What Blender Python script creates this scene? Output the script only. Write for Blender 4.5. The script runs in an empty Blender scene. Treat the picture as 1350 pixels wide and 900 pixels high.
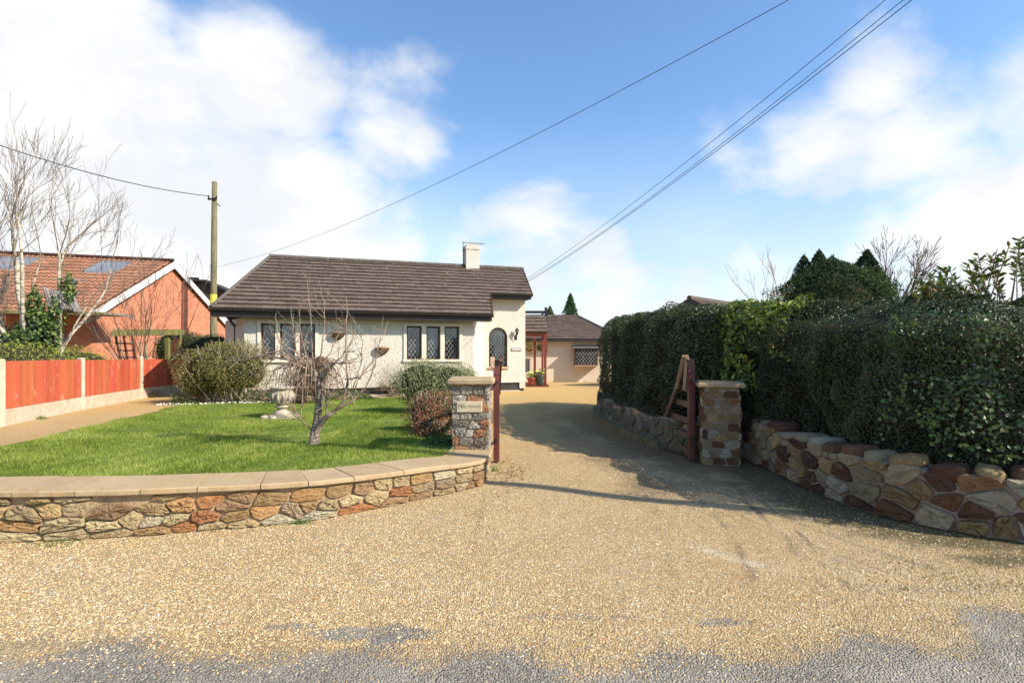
import bpy, math, random
import numpy as np
from mathutils import Vector, Matrix
random.seed(7); RNG = np.random.default_rng(11)
R = math.radians
scene = bpy.context.scene
COL = scene.collection

# ------------------------------------------------------------------ camera
F, HZ, EYE = 720.0, 466.0, 1.5          # focal length in photo pixels, horizon row, eye height (m)
cam_d = bpy.data.cameras.new("camera"); cam = bpy.data.objects.new("camera", cam_d); COL.objects.link(cam)
cam.location = (0, 0, EYE); cam.rotation_euler = (R(90), 0, 0)
cam_d.sensor_width = 36; cam_d.lens = 36 * F / 1350; cam_d.shift_y = (HZ - 450) / 1350
cam_d.clip_start = 0.05; cam_d.clip_end = 5000
scene.camera = cam

# ------------------------------------------------------------------ sun + exposure
SUN_EL = R(36); SUN_AZ = math.atan2(0.92, -0.39)      # clockwise from +Y
sun_vec = Vector((math.sin(SUN_AZ) * math.cos(SUN_EL), math.cos(SUN_AZ) * math.cos(SUN_EL), math.sin(SUN_EL)))
sl = bpy.data.lights.new("sun", 'SUN'); sl.energy = 5.0; sl.angle = R(0.5); sl.color = (1, .91, .78)
so = bpy.data.objects.new("sun", sl); COL.objects.link(so)
so.rotation_euler = sun_vec.to_track_quat('Z', 'Y').to_euler()
vs = scene.view_settings
vs.view_transform = 'Standard'; vs.look = 'None'; vs.gamma = 1; vs.exposure = 0.72; vs.use_curve_mapping = False

# ------------------------------------------------------------------ node helper
class NT:
    def __init__(s, tree): s.t = tree; s.n = tree.nodes; s.l = tree.links
    def node(s, typ, ins=None, **kw):
        n = s.n.new(typ)
        for k, v in kw.items(): setattr(n, k, v)
        for k, v in (ins or {}).items(): s.set(n.inputs[k], v)
        return n
    def set(s, inp, v):
        if isinstance(v, bpy.types.NodeSocket): s.l.new(v, inp)
        elif isinstance(v, bpy.types.Node): s.l.new(v.outputs[0], inp)
        else:
            if hasattr(inp.default_value, '__len__') and not hasattr(v, '__len__'): v = [v] * len(inp.default_value)
            if hasattr(v, '__len__') and len(inp.default_value) == 4 and len(v) == 3: v = (*v, 1)
            inp.default_value = v
    def m(s, op, a, b=0.0, c=0.0, clamp=False):
        n = s.n.new('ShaderNodeMath'); n.operation = op; n.use_clamp = clamp
        for i, v in enumerate((a, b, c)): s.set(n.inputs[i], v)
        return n.outputs[0]
    def vm(s, op, a, b=(0, 0, 0)):
        n = s.n.new('ShaderNodeVectorMath'); n.operation = op; s.set(n.inputs[0], a); s.set(n.inputs[1], b)
        return n.outputs['Value'] if op in ('DISTANCE', 'LENGTH', 'DOT_PRODUCT') else n.outputs[0]
    def rng(s, v, a, b, c=0.0, d=1.0, smooth=True):
        n = s.n.new('ShaderNodeMapRange'); n.interpolation_type = 'SMOOTHSTEP' if smooth else 'LINEAR'
        for i, x in enumerate((v, a, b, c, d)): s.set(n.inputs[i], x)
        return n.outputs[0]
    def mix(s, f, a, b, blend='MIX'):
        n = s.n.new('ShaderNodeMix'); n.data_type = 'RGBA'; n.blend_type = blend
        s.set(n.inputs[0], f); s.set(n.inputs[6], a); s.set(n.inputs[7], b); return n.outputs[2]
    def noise(s, vec, scale, detail=3, rough=.5, dist=0.0):
        n = s.node('ShaderNodeTexNoise', {'Scale': scale, 'Detail': detail, 'Roughness': rough, 'Distortion': dist})
        if vec is not None: s.set(n.inputs['Vector'], vec)
        return n.outputs[0]
    def vor(s, vec, scale, out='Color', feat='F1'):
        n = s.node('ShaderNodeTexVoronoi', {'Scale': scale}, feature=feat); s.set(n.inputs['Vector'], vec); return n.outputs[out]
    def ramp(s, v, stops, interp='LINEAR'):
        n = s.n.new('ShaderNodeValToRGB'); cr = n.color_ramp; cr.interpolation = interp
        while len(cr.elements) < len(stops): cr.elements.new(.5)
        for e, (p, c) in zip(cr.elements, stops): e.position = p; e.color = (*c, 1)
        s.set(n.inputs[0], v); return n.outputs[0]
    def bump(s, h, strength=.5, dist=.01):
        return s.node('ShaderNodeBump', {'Height': h, 'Strength': strength, 'Distance': dist}).outputs[0]

# ------------------------------------------------------------------ world: Nishita sky with procedural clouds on directions
world = bpy.data.worlds.new("World"); scene.world = world; world.use_nodes = True
w = NT(world.node_tree); w.n.clear()
sky = w.node('ShaderNodeTexSky', sky_type='NISHITA', sun_disc=False)
sky.sun_elevation = SUN_EL; sky.sun_rotation = SUN_AZ; sky.air_density = 1.0; sky.dust_density = 0.7; sky.ozone_density = 2.2
wd = w.node('ShaderNodeTexCoord').outputs['Generated']
def pdir(px, py): return Vector(((px - 675) / F, 1, (HZ - py) / F)).normalized()
clouds = [(-60, 40, .30, 1.), (30, 90, .20, 1.), (110, 150, .17, .95), (200, 130, .13, .9), (330, 95, .14, .95), (390, 130, .12, .8), (10, 260, .28, 1.), (230, 300, .32, 1.), (120, 330, .3, 1.),
          (400, 290, .20, 1.), (500, 180, .15, .62), (470, 370, .22, 1.), (600, 350, .14, .66), (290, 210, .17, .8), (545, 190, .08, .6),
          (1150, 112, .10, .66), (1090, 205, .15, .6), (1190, 205, .14, .62), (980, 235, .14, .46), (1290, 300, .16, .9), (1400, 330, .22, 1.),
          (1170, 320, .12, .7), (700, 350, .16, .66), (790, 385, .2, .7), (1000, 340, .14, .52), (1400, 90, .10, .5), (860, 420, .2, .6)]
tot = None
for (px, py, r, s_) in clouds:
    d = w.vm('DISTANCE', wd, tuple(pdir(px, py)))
    k = w.rng(d, 0.0, r * 1.45, s_, 0.0)
    tot = k if tot is None else w.m('MAXIMUM', tot, k)
zz = w.node('ShaderNodeSeparateXYZ', {0: wd}).outputs[2]
yy = w.node('ShaderNodeSeparateXYZ', {0: wd}).outputs[1]
elsew = w.rng(yy, .35, .1, 0, .12)                       # scattered clouds beside and behind the view
tot = w.m('MAXIMUM', tot, elsew)
stretch = w.node('ShaderNodeMapping', {'Vector': wd, 'Scale': (1, 1, 1.7)}).outputs[0]
n1 = w.noise(stretch, 3.4, 8, .58, .25); n2 = w.noise(stretch, 9, 6, .6)
dens = w.m('ADD', tot, w.m('MULTIPLY', w.m('SUBTRACT', n1, .5), 1.35))
dens = w.m('ADD', dens, w.m('MULTIPLY', w.m('SUBTRACT', n2, .5), .35))
cmask = w.rng(dens, .22, .80)
hor = w.rng(zz, .42, -.02, 0, .72)                      # bright low air near the horizon
cmask = w.m('MAXIMUM', cmask, hor)
SKY = .14
skyc = w.mix(1.0, sky.outputs[0], (.84 * SKY, 1.0 * SKY, 1.10 * SKY, 1), 'MULTIPLY')
shade = w.noise(stretch, 5.5, 5, .55)
cl = w.mix(w.rng(shade, .35, .65), (.55, .565, .59, 1), (.66, .66, .66, 1))
bg = w.node('ShaderNodeBackground', {'Color': w.mix(cmask, skyc, cl), 'Strength': 1.0})
w.l.new(bg.outputs[0], w.node('ShaderNodeOutputWorld').inputs[0])

# ------------------------------------------------------------------ terrain
def ss(a, b, x):
    t = np.clip((np.asarray(x, float) - a) / (b - a), 0, 1); return t * t * (3 - 2 * t)
WALLPX = [(-330, 718), (-160, 718), (0, 715), (150, 708), (270, 699), (390, 688), (480, 673), (560, 656), (610, 646), (632, 639), (641, 629), (645, 616)]
def flat(px, py, z=0.0):
    D = (EYE - z) * F / (py - HZ); return np.array(((px - 675) / F * D, D))
def spline(pts, n=14):
    P = [np.array(p, float) for p in pts]; P = [2 * P[0] - P[1]] + P + [2 * P[-1] - P[-2]]; out = []
    for i in range(1, len(P) - 2):
        for k in range(n):
            t = k / n; a, b, c, d = P[i - 1:i + 3]
            out.append(.5 * ((2 * b) + (-a + c) * t + (2 * a - 5 * b + 4 * c - d) * t * t + (-a + 3 * b - 3 * c + d) * t ** 3))
    out.append(P[-2]); return np.array(out)
WCURVE = spline([flat(*p) for p in WALLPX], 10)
def wall_front_y(x): return np.interp(x, WCURVE[:-18, 0], WCURVE[:-18, 1])
GARDEN = .27
def gz(x, y):
    x = np.asarray(x, float); y = np.asarray(y, float)
    drive = .24 * ss(7, 16, y) - .12 * ss(19, 26, y)
    inx = ss(-.42, -.72, x); wy = wall_front_y(np.clip(x, -6, -.4))
    iny = ss(.1, .4, y - wy)
    g = inx * iny
    return drive * (1 - g) + GARDEN * g
def G(px, py):
    z = 0.1
    for _ in range(40):
        D = (EYE - z) * F / (py - HZ); x = (px - 675) / F * D; z = .5 * z + .5 * float(gz(x, D))
    return Vector((x, D, z))
def at(px, py, D): return Vector(((px - 675) / F * D, D, EYE - (py - HZ) / F * D))
def zat(py, D): return EYE - (py - HZ) / F * D

# ------------------------------------------------------------------ mesh builder
def new_obj(name, me, parent=None, loc=None):
    o = bpy.data.objects.new(name, me); COL.objects.link(o)
    if parent is not None: o.parent = parent
    if loc is not None: o.location = loc
    return o
def tag(o, label=None, cat=None, group=None, kind=None):
    if label: o['label'] = label
    if cat: o['category'] = cat
    if group: o['group'] = group
    if kind: o['kind'] = kind
    return o
def thing(name, loc, label, cat, group=None):
    o = bpy.data.objects.new(name, None); COL.objects.link(o); o.location = loc; o.empty_display_size = .2
    return tag(o, label, cat, group)
def root_off(parent):
    v = Vector((0, 0, 0))
    while parent is not None: v += parent.location; parent = parent.parent
    return v
class MB:
    def __init__(s): s.v = []; s.f = []; s.c = []; s.sm = []; s.M = None; s.col = (.5, .5, .5); s.smooth = False
    def add(s, verts, faces, col=None, smooth=None):
        b = len(s.v)
        for p in verts:
            p = Vector(p); s.v.append(tuple(s.M @ p) if s.M else tuple(p))
        for f in faces: s.f.append([b + i for i in f]); s.c.append(col or s.col); s.sm.append(s.smooth if smooth is None else smooth)
    def box(s, a, b, col=None):
        x0, y0, z0 = a; x1, y1, z1 = b
        s.add([(x0, y0, z0), (x1, y0, z0), (x1, y1, z0), (x0, y1, z0), (x0, y0, z1), (x1, y0, z1), (x1, y1, z1), (x0, y1, z1)],
              [(0, 3, 2, 1), (4, 5, 6, 7), (0, 1, 5, 4), (1, 2, 6, 5), (2, 3, 7, 6), (3, 0, 4, 7)], col)
    def bbox(s, a, b, bev=.01, col=None):        # box with chamfered vertical + top edges
        x0, y0, z0 = a; x1, y1, z1 = b; e = bev
        ring = lambda k, z: [(x0 + k + e, y0 + k, z), (x1 - k - e, y0 + k, z), (x1 - k, y0 + k + e, z), (x1 - k, y1 - k - e, z), (x1 - k - e, y1 - k, z), (x0 + k + e, y1 - k, z), (x0 + k, y1 - k - e, z), (x0 + k, y0 + k + e, z)]
        vs_ = ring(e, z0) + ring(0, z0 + e) + ring(0, z1 - e) + ring(e, z1)
        fs = [tuple(range(7, -1, -1)), tuple(range(24, 32))]
        for r_ in range(3):
            for i in range(8): j = (i + 1) % 8; fs.append((r_ * 8 + i, r_ * 8 + j, r_ * 8 + 8 + j, r_ * 8 + 8 + i))
        s.add(vs_, fs, col)
    def beam(s, p, q, w_, h_, up=(0, 0, 1), col=None):
        p = Vector(p); q = Vector(q); d = (q - p).normalized(); sd = d.cross(Vector(up))
        if sd.length < 1e-4: sd = d.cross(Vector((0, 1, 0)))
        sd.normalize(); u = sd.cross(d).normalized(); sd *= w_ / 2; u *= h_ / 2
        s.add([p - sd - u, p + sd - u, p + sd + u, p - sd + u, q - sd - u, q + sd - u, q + sd + u, q - sd + u],
              [(0, 3, 2, 1)[::-1], (4, 5, 6, 7)[::-1], (0, 1, 5, 4)[::-1], (1, 2, 6, 5)[::-1], (2, 3, 7, 6)[::-1], (3, 0, 4, 7)[::-1]], col)
    def tube(s, pts, rad, n=8, col=None, cap=True):
        pts = [Vector(p) for p in pts]; b = len(s.v); k = len(pts)
        if not hasattr(rad, '__len__'): rad = [rad] * k
        ref = Vector((.3, .2, .9)); vs_ = []
        for i, p in enumerate(pts):
            d = (pts[min(i + 1, k - 1)] - pts[max(i - 1, 0)]).normalized()
            if abs(d.dot(ref)) > .95: ref = Vector((1, 0, 0))
            a = d.cross(ref).normalized(); c = d.cross(a); ref = -c.cross(d) if False else ref
            for j in range(n):
                t = 2 * math.pi * j / n; vs_.append(p + (a * math.cos(t) + c * math.sin(t)) * rad[i])
        fs = [(i * n + j, i * n + (j + 1) % n, (i + 1) * n + (j + 1) % n, (i + 1) * n + j) for i in range(k - 1) for j in range(n)]
        if cap: fs += [tuple(range(n)), tuple(range((k - 1) * n, k * n))]
        s.add(vs_, fs, col, True)
    def lathe(s, prof, c=(0, 0), n=24, col=None, sq=None):
        vs_ = []; m = len(prof)
        for r_, z in prof:
            for j in range(n):
                t = 2 * math.pi * j / n
                vs_.append((c[0] + r_ * math.cos(t), c[1] + r_ * math.sin(t), z))
        fs = [(i * n + j, i * n + (j + 1) % n, (i + 1) * n + (j + 1) % n, (i + 1) * n + j) for i in range(m - 1) for j in range(n)]
        fs += [tuple(range(n - 1, -1, -1)), tuple(range((m - 1) * n, m * n))]
        s.add(vs_, fs, col, True)
    def prism(s, poly, ext, col=None):            # polygon (3d points) extruded by vector
        n = len(poly); e = Vector(ext); P = [Vector(p) for p in poly]
        s.add(P + [p + e for p in P], [tuple(range(n)), tuple(range(2 * n - 1, n - 1, -1))] + [(i, n + i, n + (i + 1) % n, (i + 1) % n) for i in range(n)], col)
    def build(s, name, mat, parent=None, loc=None, uv=False):
        off = root_off(parent) + (Vector(loc) if loc is not None else Vector((0, 0, 0)))
        me = bpy.data.meshes.new(name); V = np.array(s.v) - np.array(off)
        me.from_pydata(V.tolist(), [], s.f); me.update()
        me.polygons.foreach_set('use_smooth', s.sm)
        ca = me.attributes.new('col', 'FLOAT_COLOR', 'FACE'); arr = np.ones((len(s.f), 4), np.float32)
        arr[:, :3] = np.array([c[:3] for c in s.c]); ca.data.foreach_set('color', arr.ravel())
        if uv:
            ul = me.uv_layers.new(name='UVMap'); W = np.array(s.v)
            for p in me.polygons:
                n = p.normal
                t = Vector((-n.y, n.x, 0)).normalized() if abs(n.z) < .9 else Vector((1, 0, 0)); b_ = n.cross(t)
                if abs(n.z) < .9 and b_.z < 0: b_ = -b_
                for li in p.loop_indices:
                    q = Vector(W[me.loops[li].vertex_index]); ul.data[li].uv = (q.dot(t), q.dot(b_))
        me.materials.append(mat)
        return new_obj(name, me, parent, loc)
def np_mesh(name, V, Fc, C, mat, parent=None, loc=None, smooth=False):
    """V (N,3) world coords, Fc (M,k) faces, C (M,3) face colours"""
    off = root_off(parent) + (Vector(loc) if loc is not None else Vector((0, 0, 0)))
    me = bpy.data.meshes.new(name); k = Fc.shape[1]
    me.vertices.add(len(V)); me.vertices.foreach_set('co', (V - np.array(off)).astype(np.float32).ravel())
    me.loops.add(Fc.size); me.loops.foreach_set('vertex_index', Fc.astype(np.int32).ravel())
    me.polygons.add(len(Fc)); me.polygons.foreach_set('loop_start', np.arange(0, Fc.size, k, dtype=np.int32))
    me.polygons.foreach_set('loop_total', np.full(len(Fc), k, np.int32))
    me.polygons.foreach_set('use_smooth', np.full(len(Fc), smooth))
    me.update(calc_edges=True)
    ca = me.attributes.new('col', 'FLOAT_COLOR', 'FACE'); arr = np.ones((len(Fc), 4), np.float32); arr[:, :3] = C
    ca.data.foreach_set('color', arr.ravel()); me.materials.append(mat)
    return new_obj(name, me, parent, loc)

# ------------------------------------------------------------------ materials
MATS = {}
def mat(name, fn, rough=.8, spec=.3, metal=0.0):
    m = bpy.data.materials.new(name); m.use_nodes = True; t = NT(m.node_tree); b = t.n['Principled BSDF']
    b.inputs['Roughness'].default_value = rough; b.inputs['Specular IOR Level'].default_value = spec; b.inputs['Metallic'].default_value = metal
    r_ = fn(t, b)
    if r_ is not None: t.set(b.inputs['Base Color'], r_)
    MATS[name] = m; return m
def pos(t): return t.node('ShaderNodeNewGeometry').outputs['Position']
def attr(t): return t.node('ShaderNodeAttribute', attribute_name='col').outputs['Color']
def simple(name, c, var=.25, scale=8, rough=.8, spec=.3, bump=.0, bs=60, metal=0.0, use_attr=False):
    def fn(t, b):
        p = pos(t); n = t.noise(p, scale, 4, .6)
        base = attr(t) if use_attr else None
        k = t.rng(n, .25, .75, 1 - var, 1 + var, False)
        vec = t.node('ShaderNodeCombineXYZ', {0: k, 1: k, 2: k}).outputs[0]
        out = t.mix(1.0, base if use_attr else (*c, 1), vec, 'MULTIPLY')
        if bump: t.set(b.inputs['Normal'], t.bump(t.noise(p, bs, 3, .6), bump, .01))
        return out
    return mat(name, fn, rough, spec, metal)

def asph_col(t, p):
    v = t.node('ShaderNodeTexVoronoi', {'Vector': p, 'Scale': 110.}); c = t.node('ShaderNodeSeparateColor', {0: v.outputs['Color']}).outputs[0]
    g = t.ramp(c, [(0, (.15, .13, .10)), (.3, (.23, .20, .16)), (.7, (.31, .275, .22)), (1, (.44, .39, .32))])
    g = t.mix(t.rng(v.outputs['Distance'], .35, .65, 0, .5), g, (.15, .13, .10, 1))
    g = t.mix(t.rng(t.noise(p, 2.2, 5, .6), .4, .7, 0, .55), g, (.38, .335, .27, 1))
    g = t.mix(t.rng(t.noise(p, 6, 5, .7), .52, .7, 0, .35), g, (.18, .155, .12, 1))
    h = t.m('ADD', t.m('SUBTRACT', 1, v.outputs['Distance']), t.noise(p, 40)); return g, h
def f_asphalt(t, b):
    g, h = asph_col(t, pos(t)); t.set(b.inputs['Normal'], t.bump(h, .8, .008)); return g
def f_gravel(t, b):
    p = pos(t); a = t.node('ShaderNodeAttribute', attribute_name='moss').outputs['Color']
    sep = t.node('ShaderNodeSeparateColor', {0: a})
    wv = t.vm('ADD', p, t.vm('SCALE', t.node('ShaderNodeTexNoise', {'Vector': p, 'Scale': 60.}).outputs[1], (0, 0, 0)))
    v1 = t.node('ShaderNodeTexVoronoi', {'Vector': p, 'Scale': 105., 'Randomness': 1.}); v2 = t.node('ShaderNodeTexVoronoi', {'Vector': p, 'Scale': 150.})
    c1 = t.node('ShaderNodeSeparateColor', {0: v1.outputs['Color']}).outputs[0]; c2 = t.node('ShaderNodeSeparateColor', {0: v2.outputs['Color']}).outputs[1]
    pal = [(0, (.14, .085, .035)), (.12, (.34, .21, .08)), (.3, (.50, .34, .16)), (.5, (.60, .44, .22)), (.68, (.66, .51, .29)), (.84, (.72, .61, .41)), (.94, (.26, .22, .17)), (1, (.80, .72, .56))]
    g = t.mix(.4, t.ramp(c1, pal), t.ramp(c2, pal))
    gap = t.rng(v1.outputs['Distance'], .30, .62)
    g = t.mix(t.m('MULTIPLY', gap, .35), g, (.18, .12, .06, 1))
    big = t.noise(p, .9, 5, .6); g = t.mix(t.rng(big, .40, .66, 0, .45), g, (.38, .25, .11, 1))
    fine = t.noise(p, 7, 4, .7); g = t.mix(t.rng(fine, .52, .72, 0, .45), g, (.22, .15, .08, 1))
    # dirt, moss and wear from the vertex attribute, with shade painted in on the drive
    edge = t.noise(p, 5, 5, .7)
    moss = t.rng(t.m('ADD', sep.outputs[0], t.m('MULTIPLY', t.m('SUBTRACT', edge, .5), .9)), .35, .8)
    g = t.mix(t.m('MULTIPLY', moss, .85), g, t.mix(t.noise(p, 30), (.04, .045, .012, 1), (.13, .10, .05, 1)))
    dirt_shade = t.rng(t.m('ADD', sep.outputs[1], t.m('MULTIPLY', t.m('SUBTRACT', edge, .5), .8)), .3, .9)
    g = t.mix(t.m('MULTIPLY', dirt_shade, .75), g, (.13, .10, .07, 1))
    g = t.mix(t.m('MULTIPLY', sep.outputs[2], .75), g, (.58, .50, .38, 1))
    h = t.m('SUBTRACT', 1, v1.outputs['Distance'])
    yv = t.node('ShaderNodeSeparateXYZ', {0: p}).outputs[1]
    g = t.mix(t.rng(yv, 5, 15, 0, .6), g, (.60, .38, .12, 1))
    cov = t.node('ShaderNodeAttribute', attribute_name='cover').outputs['Fac']
    cc = t.m('ADD', t.m('MULTIPLY', t.node('ShaderNodeSeparateColor', {0: v1.outputs['Color']}).outputs[2], .55), t.m('MULTIPLY', t.noise(p, 16, 5, .75), .45))
    bare = t.rng(t.m('SUBTRACT', cc, cov), -.02, .04)
    ag, ah = asph_col(t, p); g = t.mix(bare, g, ag)
    hh = t.m('ADD', t.m('ADD', h, t.m('MULTIPLY', t.noise(p, 14, 4), 1.2)), t.m('MULTIPLY', bare, -.8))
    t.set(b.inputs['Normal'], t.bump(hh, 1.0, .012))
    return g
M_gravel = mat('gravel', f_gravel, .85, .2)

M_asphalt = mat('asphalt', f_asphalt, .85, .25)
def f_field(t, b):
    p = pos(t); return t.ramp(t.noise(p, .6, 5), [(.3, (.03, .06, .015)), (.7, (.07, .10, .03))])
M_field = mat('field', f_field, .95, .1)
def f_lawn(t, b):
    p = pos(t); n = t.noise(p, 2.2, 5, .6); k = t.noise(p, 60, 3, .7)
    g = t.ramp(n, [(.25, (.08, .12, .02)), (.55, (.14, .19, .03)), (.8, (.24, .26, .07))])
    t.set(b.inputs['Normal'], t.bump(k, .8, .02)); return t.mix(t.rng(k, .3, .7, .35, 0), g, (.035, .06, .012, 1))
M_lawn = mat('lawn', f_lawn, .9, .15)
def f_render(t, b):
    p = pos(t); n = t.noise(p, 34, 3, .55); v = t.vor(p, 34, 'Distance')
    t.set(b.inputs['Normal'], t.bump(t.m('ADD', n, t.m('MULTIPLY', v, -.8)), .9, .024))
    k = t.noise(p, 1.3, 5, .6); fl = t.noise(t.node('ShaderNodeMapping', {'Vector': p, 'Scale': (9, 9, 1.1)}).outputs[0], 1, 4, .6)
    c = t.mix(t.rng(k, .35, .7), (.66, .61, .52, 1), (.61, .55, .46, 1)); c = t.mix(t.rng(fl, .52, .75, 0, .28), c, (.42, .38, .30, 1))
    return t.mix(t.rng(v, .28, .62, 0, .25), c, (.44, .40, .33, 1))
M_render = mat('roughcast_render', f_render, .9, .15)
def f_cream(t, b):
    p = pos(t); t.set(b.inputs['Normal'], t.bump(t.noise(p, 45, 3), .5, .01))
    return t.ramp(t.noise(p, 1.1, 5, .6), [(.3, (.62, .51, .38)), (.7, (.68, .57, .44))])
M_cream = mat('cream_render', f_cream, .9, .15)
M_surround = simple('window_surround_paint', (.60, .545, .44), .15, 6, .7, .3, .3, 90)
def f_tile(base, lich):
    def fn(t, b):
        p = pos(t); a = attr(t); n = t.noise(p, 9, 5, .65)
        k = t.rng(n, .25, .75, .72, 1.28, False); kv = t.node('ShaderNodeCombineXYZ', {0: k, 1: k, 2: k}).outputs[0]
        c = t.mix(1.0, t.mix(1.0, a, kv, 'MULTIPLY'), (*base, 1), 'MULTIPLY')
        spots = t.rng(t.noise(p, 13, 2, .5), .70, .74); c = t.mix(t.m('MULTIPLY', spots, .55), c, (*lich, 1))
        t.set(b.inputs['Normal'], t.bump(t.noise(p, 120, 3), .4, .006)); return c
    return fn
M_tile = mat('brown_roof_tile', f_tile((.118, .086, .068), (.42, .40, .34)), .85, .2)
M_tile_red = mat('red_roof_tile', f_tile((.27, .125, .075), (.26, .22, .12)), .85, .2)
M_ridge = simple('ridge_tile', (.10, .085, .07), .35, 12, .85, .2, .4)
def f_brick(t, b):
    uv = t.node('ShaderNodeUVMap').outputs[0]
    br = t.node('ShaderNodeTexBrick', {'Vector': uv, 'Color1': (.38, .10, .045), 'Color2': (.52, .175, .085), 'Mortar': (.44, .32, .23), 'Scale': 1.0, 'Mortar Size': .008, 'Mortar Smooth': .2, 'Brick Width': .225, 'Row Height': .075})
    n = t.noise(pos(t), 5, 5, .65); c = t.mix(t.rng(n, .5, .72, 0, .4), br.outputs[0], (.30, .10, .06, 1))
    t.set(b.inputs['Normal'], t.bump(t.m('SUBTRACT', 1, br.outputs[1]), .6, .01)); return c
M_brick = mat('red_brick', f_brick, .88, .2)
def f_stone(t, b):
    p = pos(t); a = attr(t); n1_ = t.noise(p, 18, 6, .7); n2_ = t.noise(p, 70, 4, .7)
    c = t.mix(t.rng(n1_, .3, .7), t.mix(.35, a, (.07, .055, .04, 1)), t.mix(.15, a, (.62, .56, .45, 1)))
    c = t.mix(.45, c, a)
    stain = t.noise(p, 7, 4, .6); c = t.mix(t.rng(stain, .55, .72, 0, .6), c, (.40, .24, .11, 1))
    c = t.mix(t.rng(t.noise(p, 26, 4, .7), .56, .8, 0, .5), c, (.12, .09, .06, 1))
    c = t.mix(t.rng(t.noise(p, 33, 4, .6), .70, .8, 0, .35), c, (.55, .52, .43, 1))
    t.set(b.inputs['Normal'], t.bump(t.m('ADD', t.m('MULTIPLY', n1_, 1.8), n2_), 1.0, .035)); return c
M_stone = mat('rubble_stone', f_stone, .88, .25)
M_mortar = simple('mortar', (.36, .25, .15), .3, 14, .95, .1, .9, 60)
M_mortar2 = simple('pink_mortar', (.36, .27, .22), .3, 14, .95, .1, .9, 60)
def f_coping(t, b):
    p = pos(t); n = t.noise(p, 6, 5, .65); a = attr(t)
    c = t.mix(t.rng(n, .4, .6), a, (.38, .28, .165, 1)); c = t.mix(t.rng(t.noise(p, 16, 6, .75), .5, .72, 0, .6), c, (.20, .15, .10, 1))
    c = t.mix(t.rng(t.noise(p, 2.4, 5, .65), .48, .66, 0, .55), c, (.33, .23, .14, 1))
    t.set(b.inputs['Normal'], t.bump(t.noise(p, 50, 5, .7), .6, .01)); return c
M_coping = mat('sandstone_coping', f_coping, .85, .25)
M_conc = simple('concrete', (.47, .38, .28), .25, 7, .9, .2, .5, 70)
def f_fence(t, b):
    p = pos(t); a = attr(t); g = t.noise(t.node('ShaderNodeMapping', {'Vector': p, 'Scale': (26, 26, 1.6)}).outputs[0], 1, 5, .65)
    c = t.mix(t.rng(g, .45, .75, 0, .35), a, (.50, .17, .10, 1)); c = t.mix(t.rng(t.noise(p, 4.5, 7, .75), .55, .66, 0, .55), c, (.52, .30, .22, 1))
    t.set(b.inputs['Normal'], t.bump(g, .4, .01)); return c
M_fence = mat('red_fence_stain', f_fence, .7, .3)
def f_wood(c0, c1):
    def fn(t, b):
        p = pos(t); g = t.noise(t.node('ShaderNodeMapping', {'Vector': p, 'Scale': (22, 22, 2.2)}).outputs[0], 1, 5, .65)
        t.set(b.inputs['Normal'], t.bump(g, .4, .008)); return t.mix(t.rng(g, .3, .75), (*c0, 1), (*c1, 1))
    return fn
M_maroon = mat('maroon_stained_wood', f_wood((.085, .022, .018), (.17, .05, .035)), .5, .4)
M_maroon_old = mat('worn_maroon_wood', f_wood((.10, .05, .035), (.22, .13, .08)), .7, .3)
M_barewood = mat('bare_timber', f_wood((.34, .21, .12), (.50, .34, .21)), .75, .3)
M_porch = mat('porch_red_wood', f_wood((.13, .022, .014), (.20, .04, .025)), .5, .4)
M_pole = mat('weathered_pole_wood', f_wood((.10, .09, .05), (.22, .19, .11)), .9, .2)
M_trellis = mat('brown_trellis_wood', f_wood((.10, .03, .02), (.16, .06, .04)), .8, .2)
M_greenwood = mat('mossy_wood', f_wood((.10, .10, .03), (.22, .20, .08)), .9, .2)
M_frame = mat('brown_window_frame', f_wood((.055, .025, .015), (.09, .04, .022)), .45, .4)
M_fascia = simple('dark_fascia', (.035, .022, .018), .2, 5, .5, .4)
M_white = simple('white_paint', (.60, .59, .57), .07, 4, .5, .4)
M_black = simple('black_metal', (.02, .02, .02), .2, 10, .4, .5)
M_grey = simple('grey_metal', (.30, .31, .32), .2, 10, .4, .5, metal=.6)
M_lead = simple('lead_strip', (.42, .43, .42), .2, 10, .5, .5)
M_plinth = simple('dark_plinth_paint', (.045, .04, .038), .4, 5, .9, .2, .5)
M_curtain = simple('net_curtain', (.55, .58, .60), .2, 5, .9, .1)
M_inner = simple('dark_room', (.05, .05, .055), .2, 2, .9, .1)
M_terra = simple('terracotta', (.30, .06, .04), .2, 9, .5, .4)
M_greenpot = simple('dark_green_glaze', (.03, .05, .045), .2, 9, .3, .5)
M_blue = simple('blue_paint', (.05, .16, .36), .15, 3, .35, .5)
M_slate = simple('old_slate', (.22, .19, .16), .4, 7, .9, .2, .5)
M_urn = simple('weathered_cast_stone', (.36, .31, .23), .45, 16, .9, .2, .9, 50)
M_plaque = simple('sandstone_plaque', (.50, .43, .29), .12, 12, .8, .2, .2, 90)
M_letter = simple('engraved_letter', (.20, .16, .09), .2, 20, .8, .2)
M_wire = simple('cable_rubber', (.03, .03, .035), .1, 3, .6, .3)
M_wicker = simple('wicker', (.14, .08, .04), .4, 40, .9, .1)
def f_bark(c0, c1, sc, thr):
    def fn(t, b):
        p = pos(t); n = t.noise(t.node('ShaderNodeMapping', {'Vector': p, 'Scale': (1, 1, 3.5)}).outputs[0], sc, 5, .65)
        t.set(b.inputs['Normal'], t.bump(n, .7, .012)); return t.mix(t.rng(n, thr, thr + .18), (*c0, 1), (*c1, 1))
    return fn
M_bark_ch = mat('cherry_bark', f_bark((.14, .10, .075), (.32, .27, .21), 14, .45), .7, .3)
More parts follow.
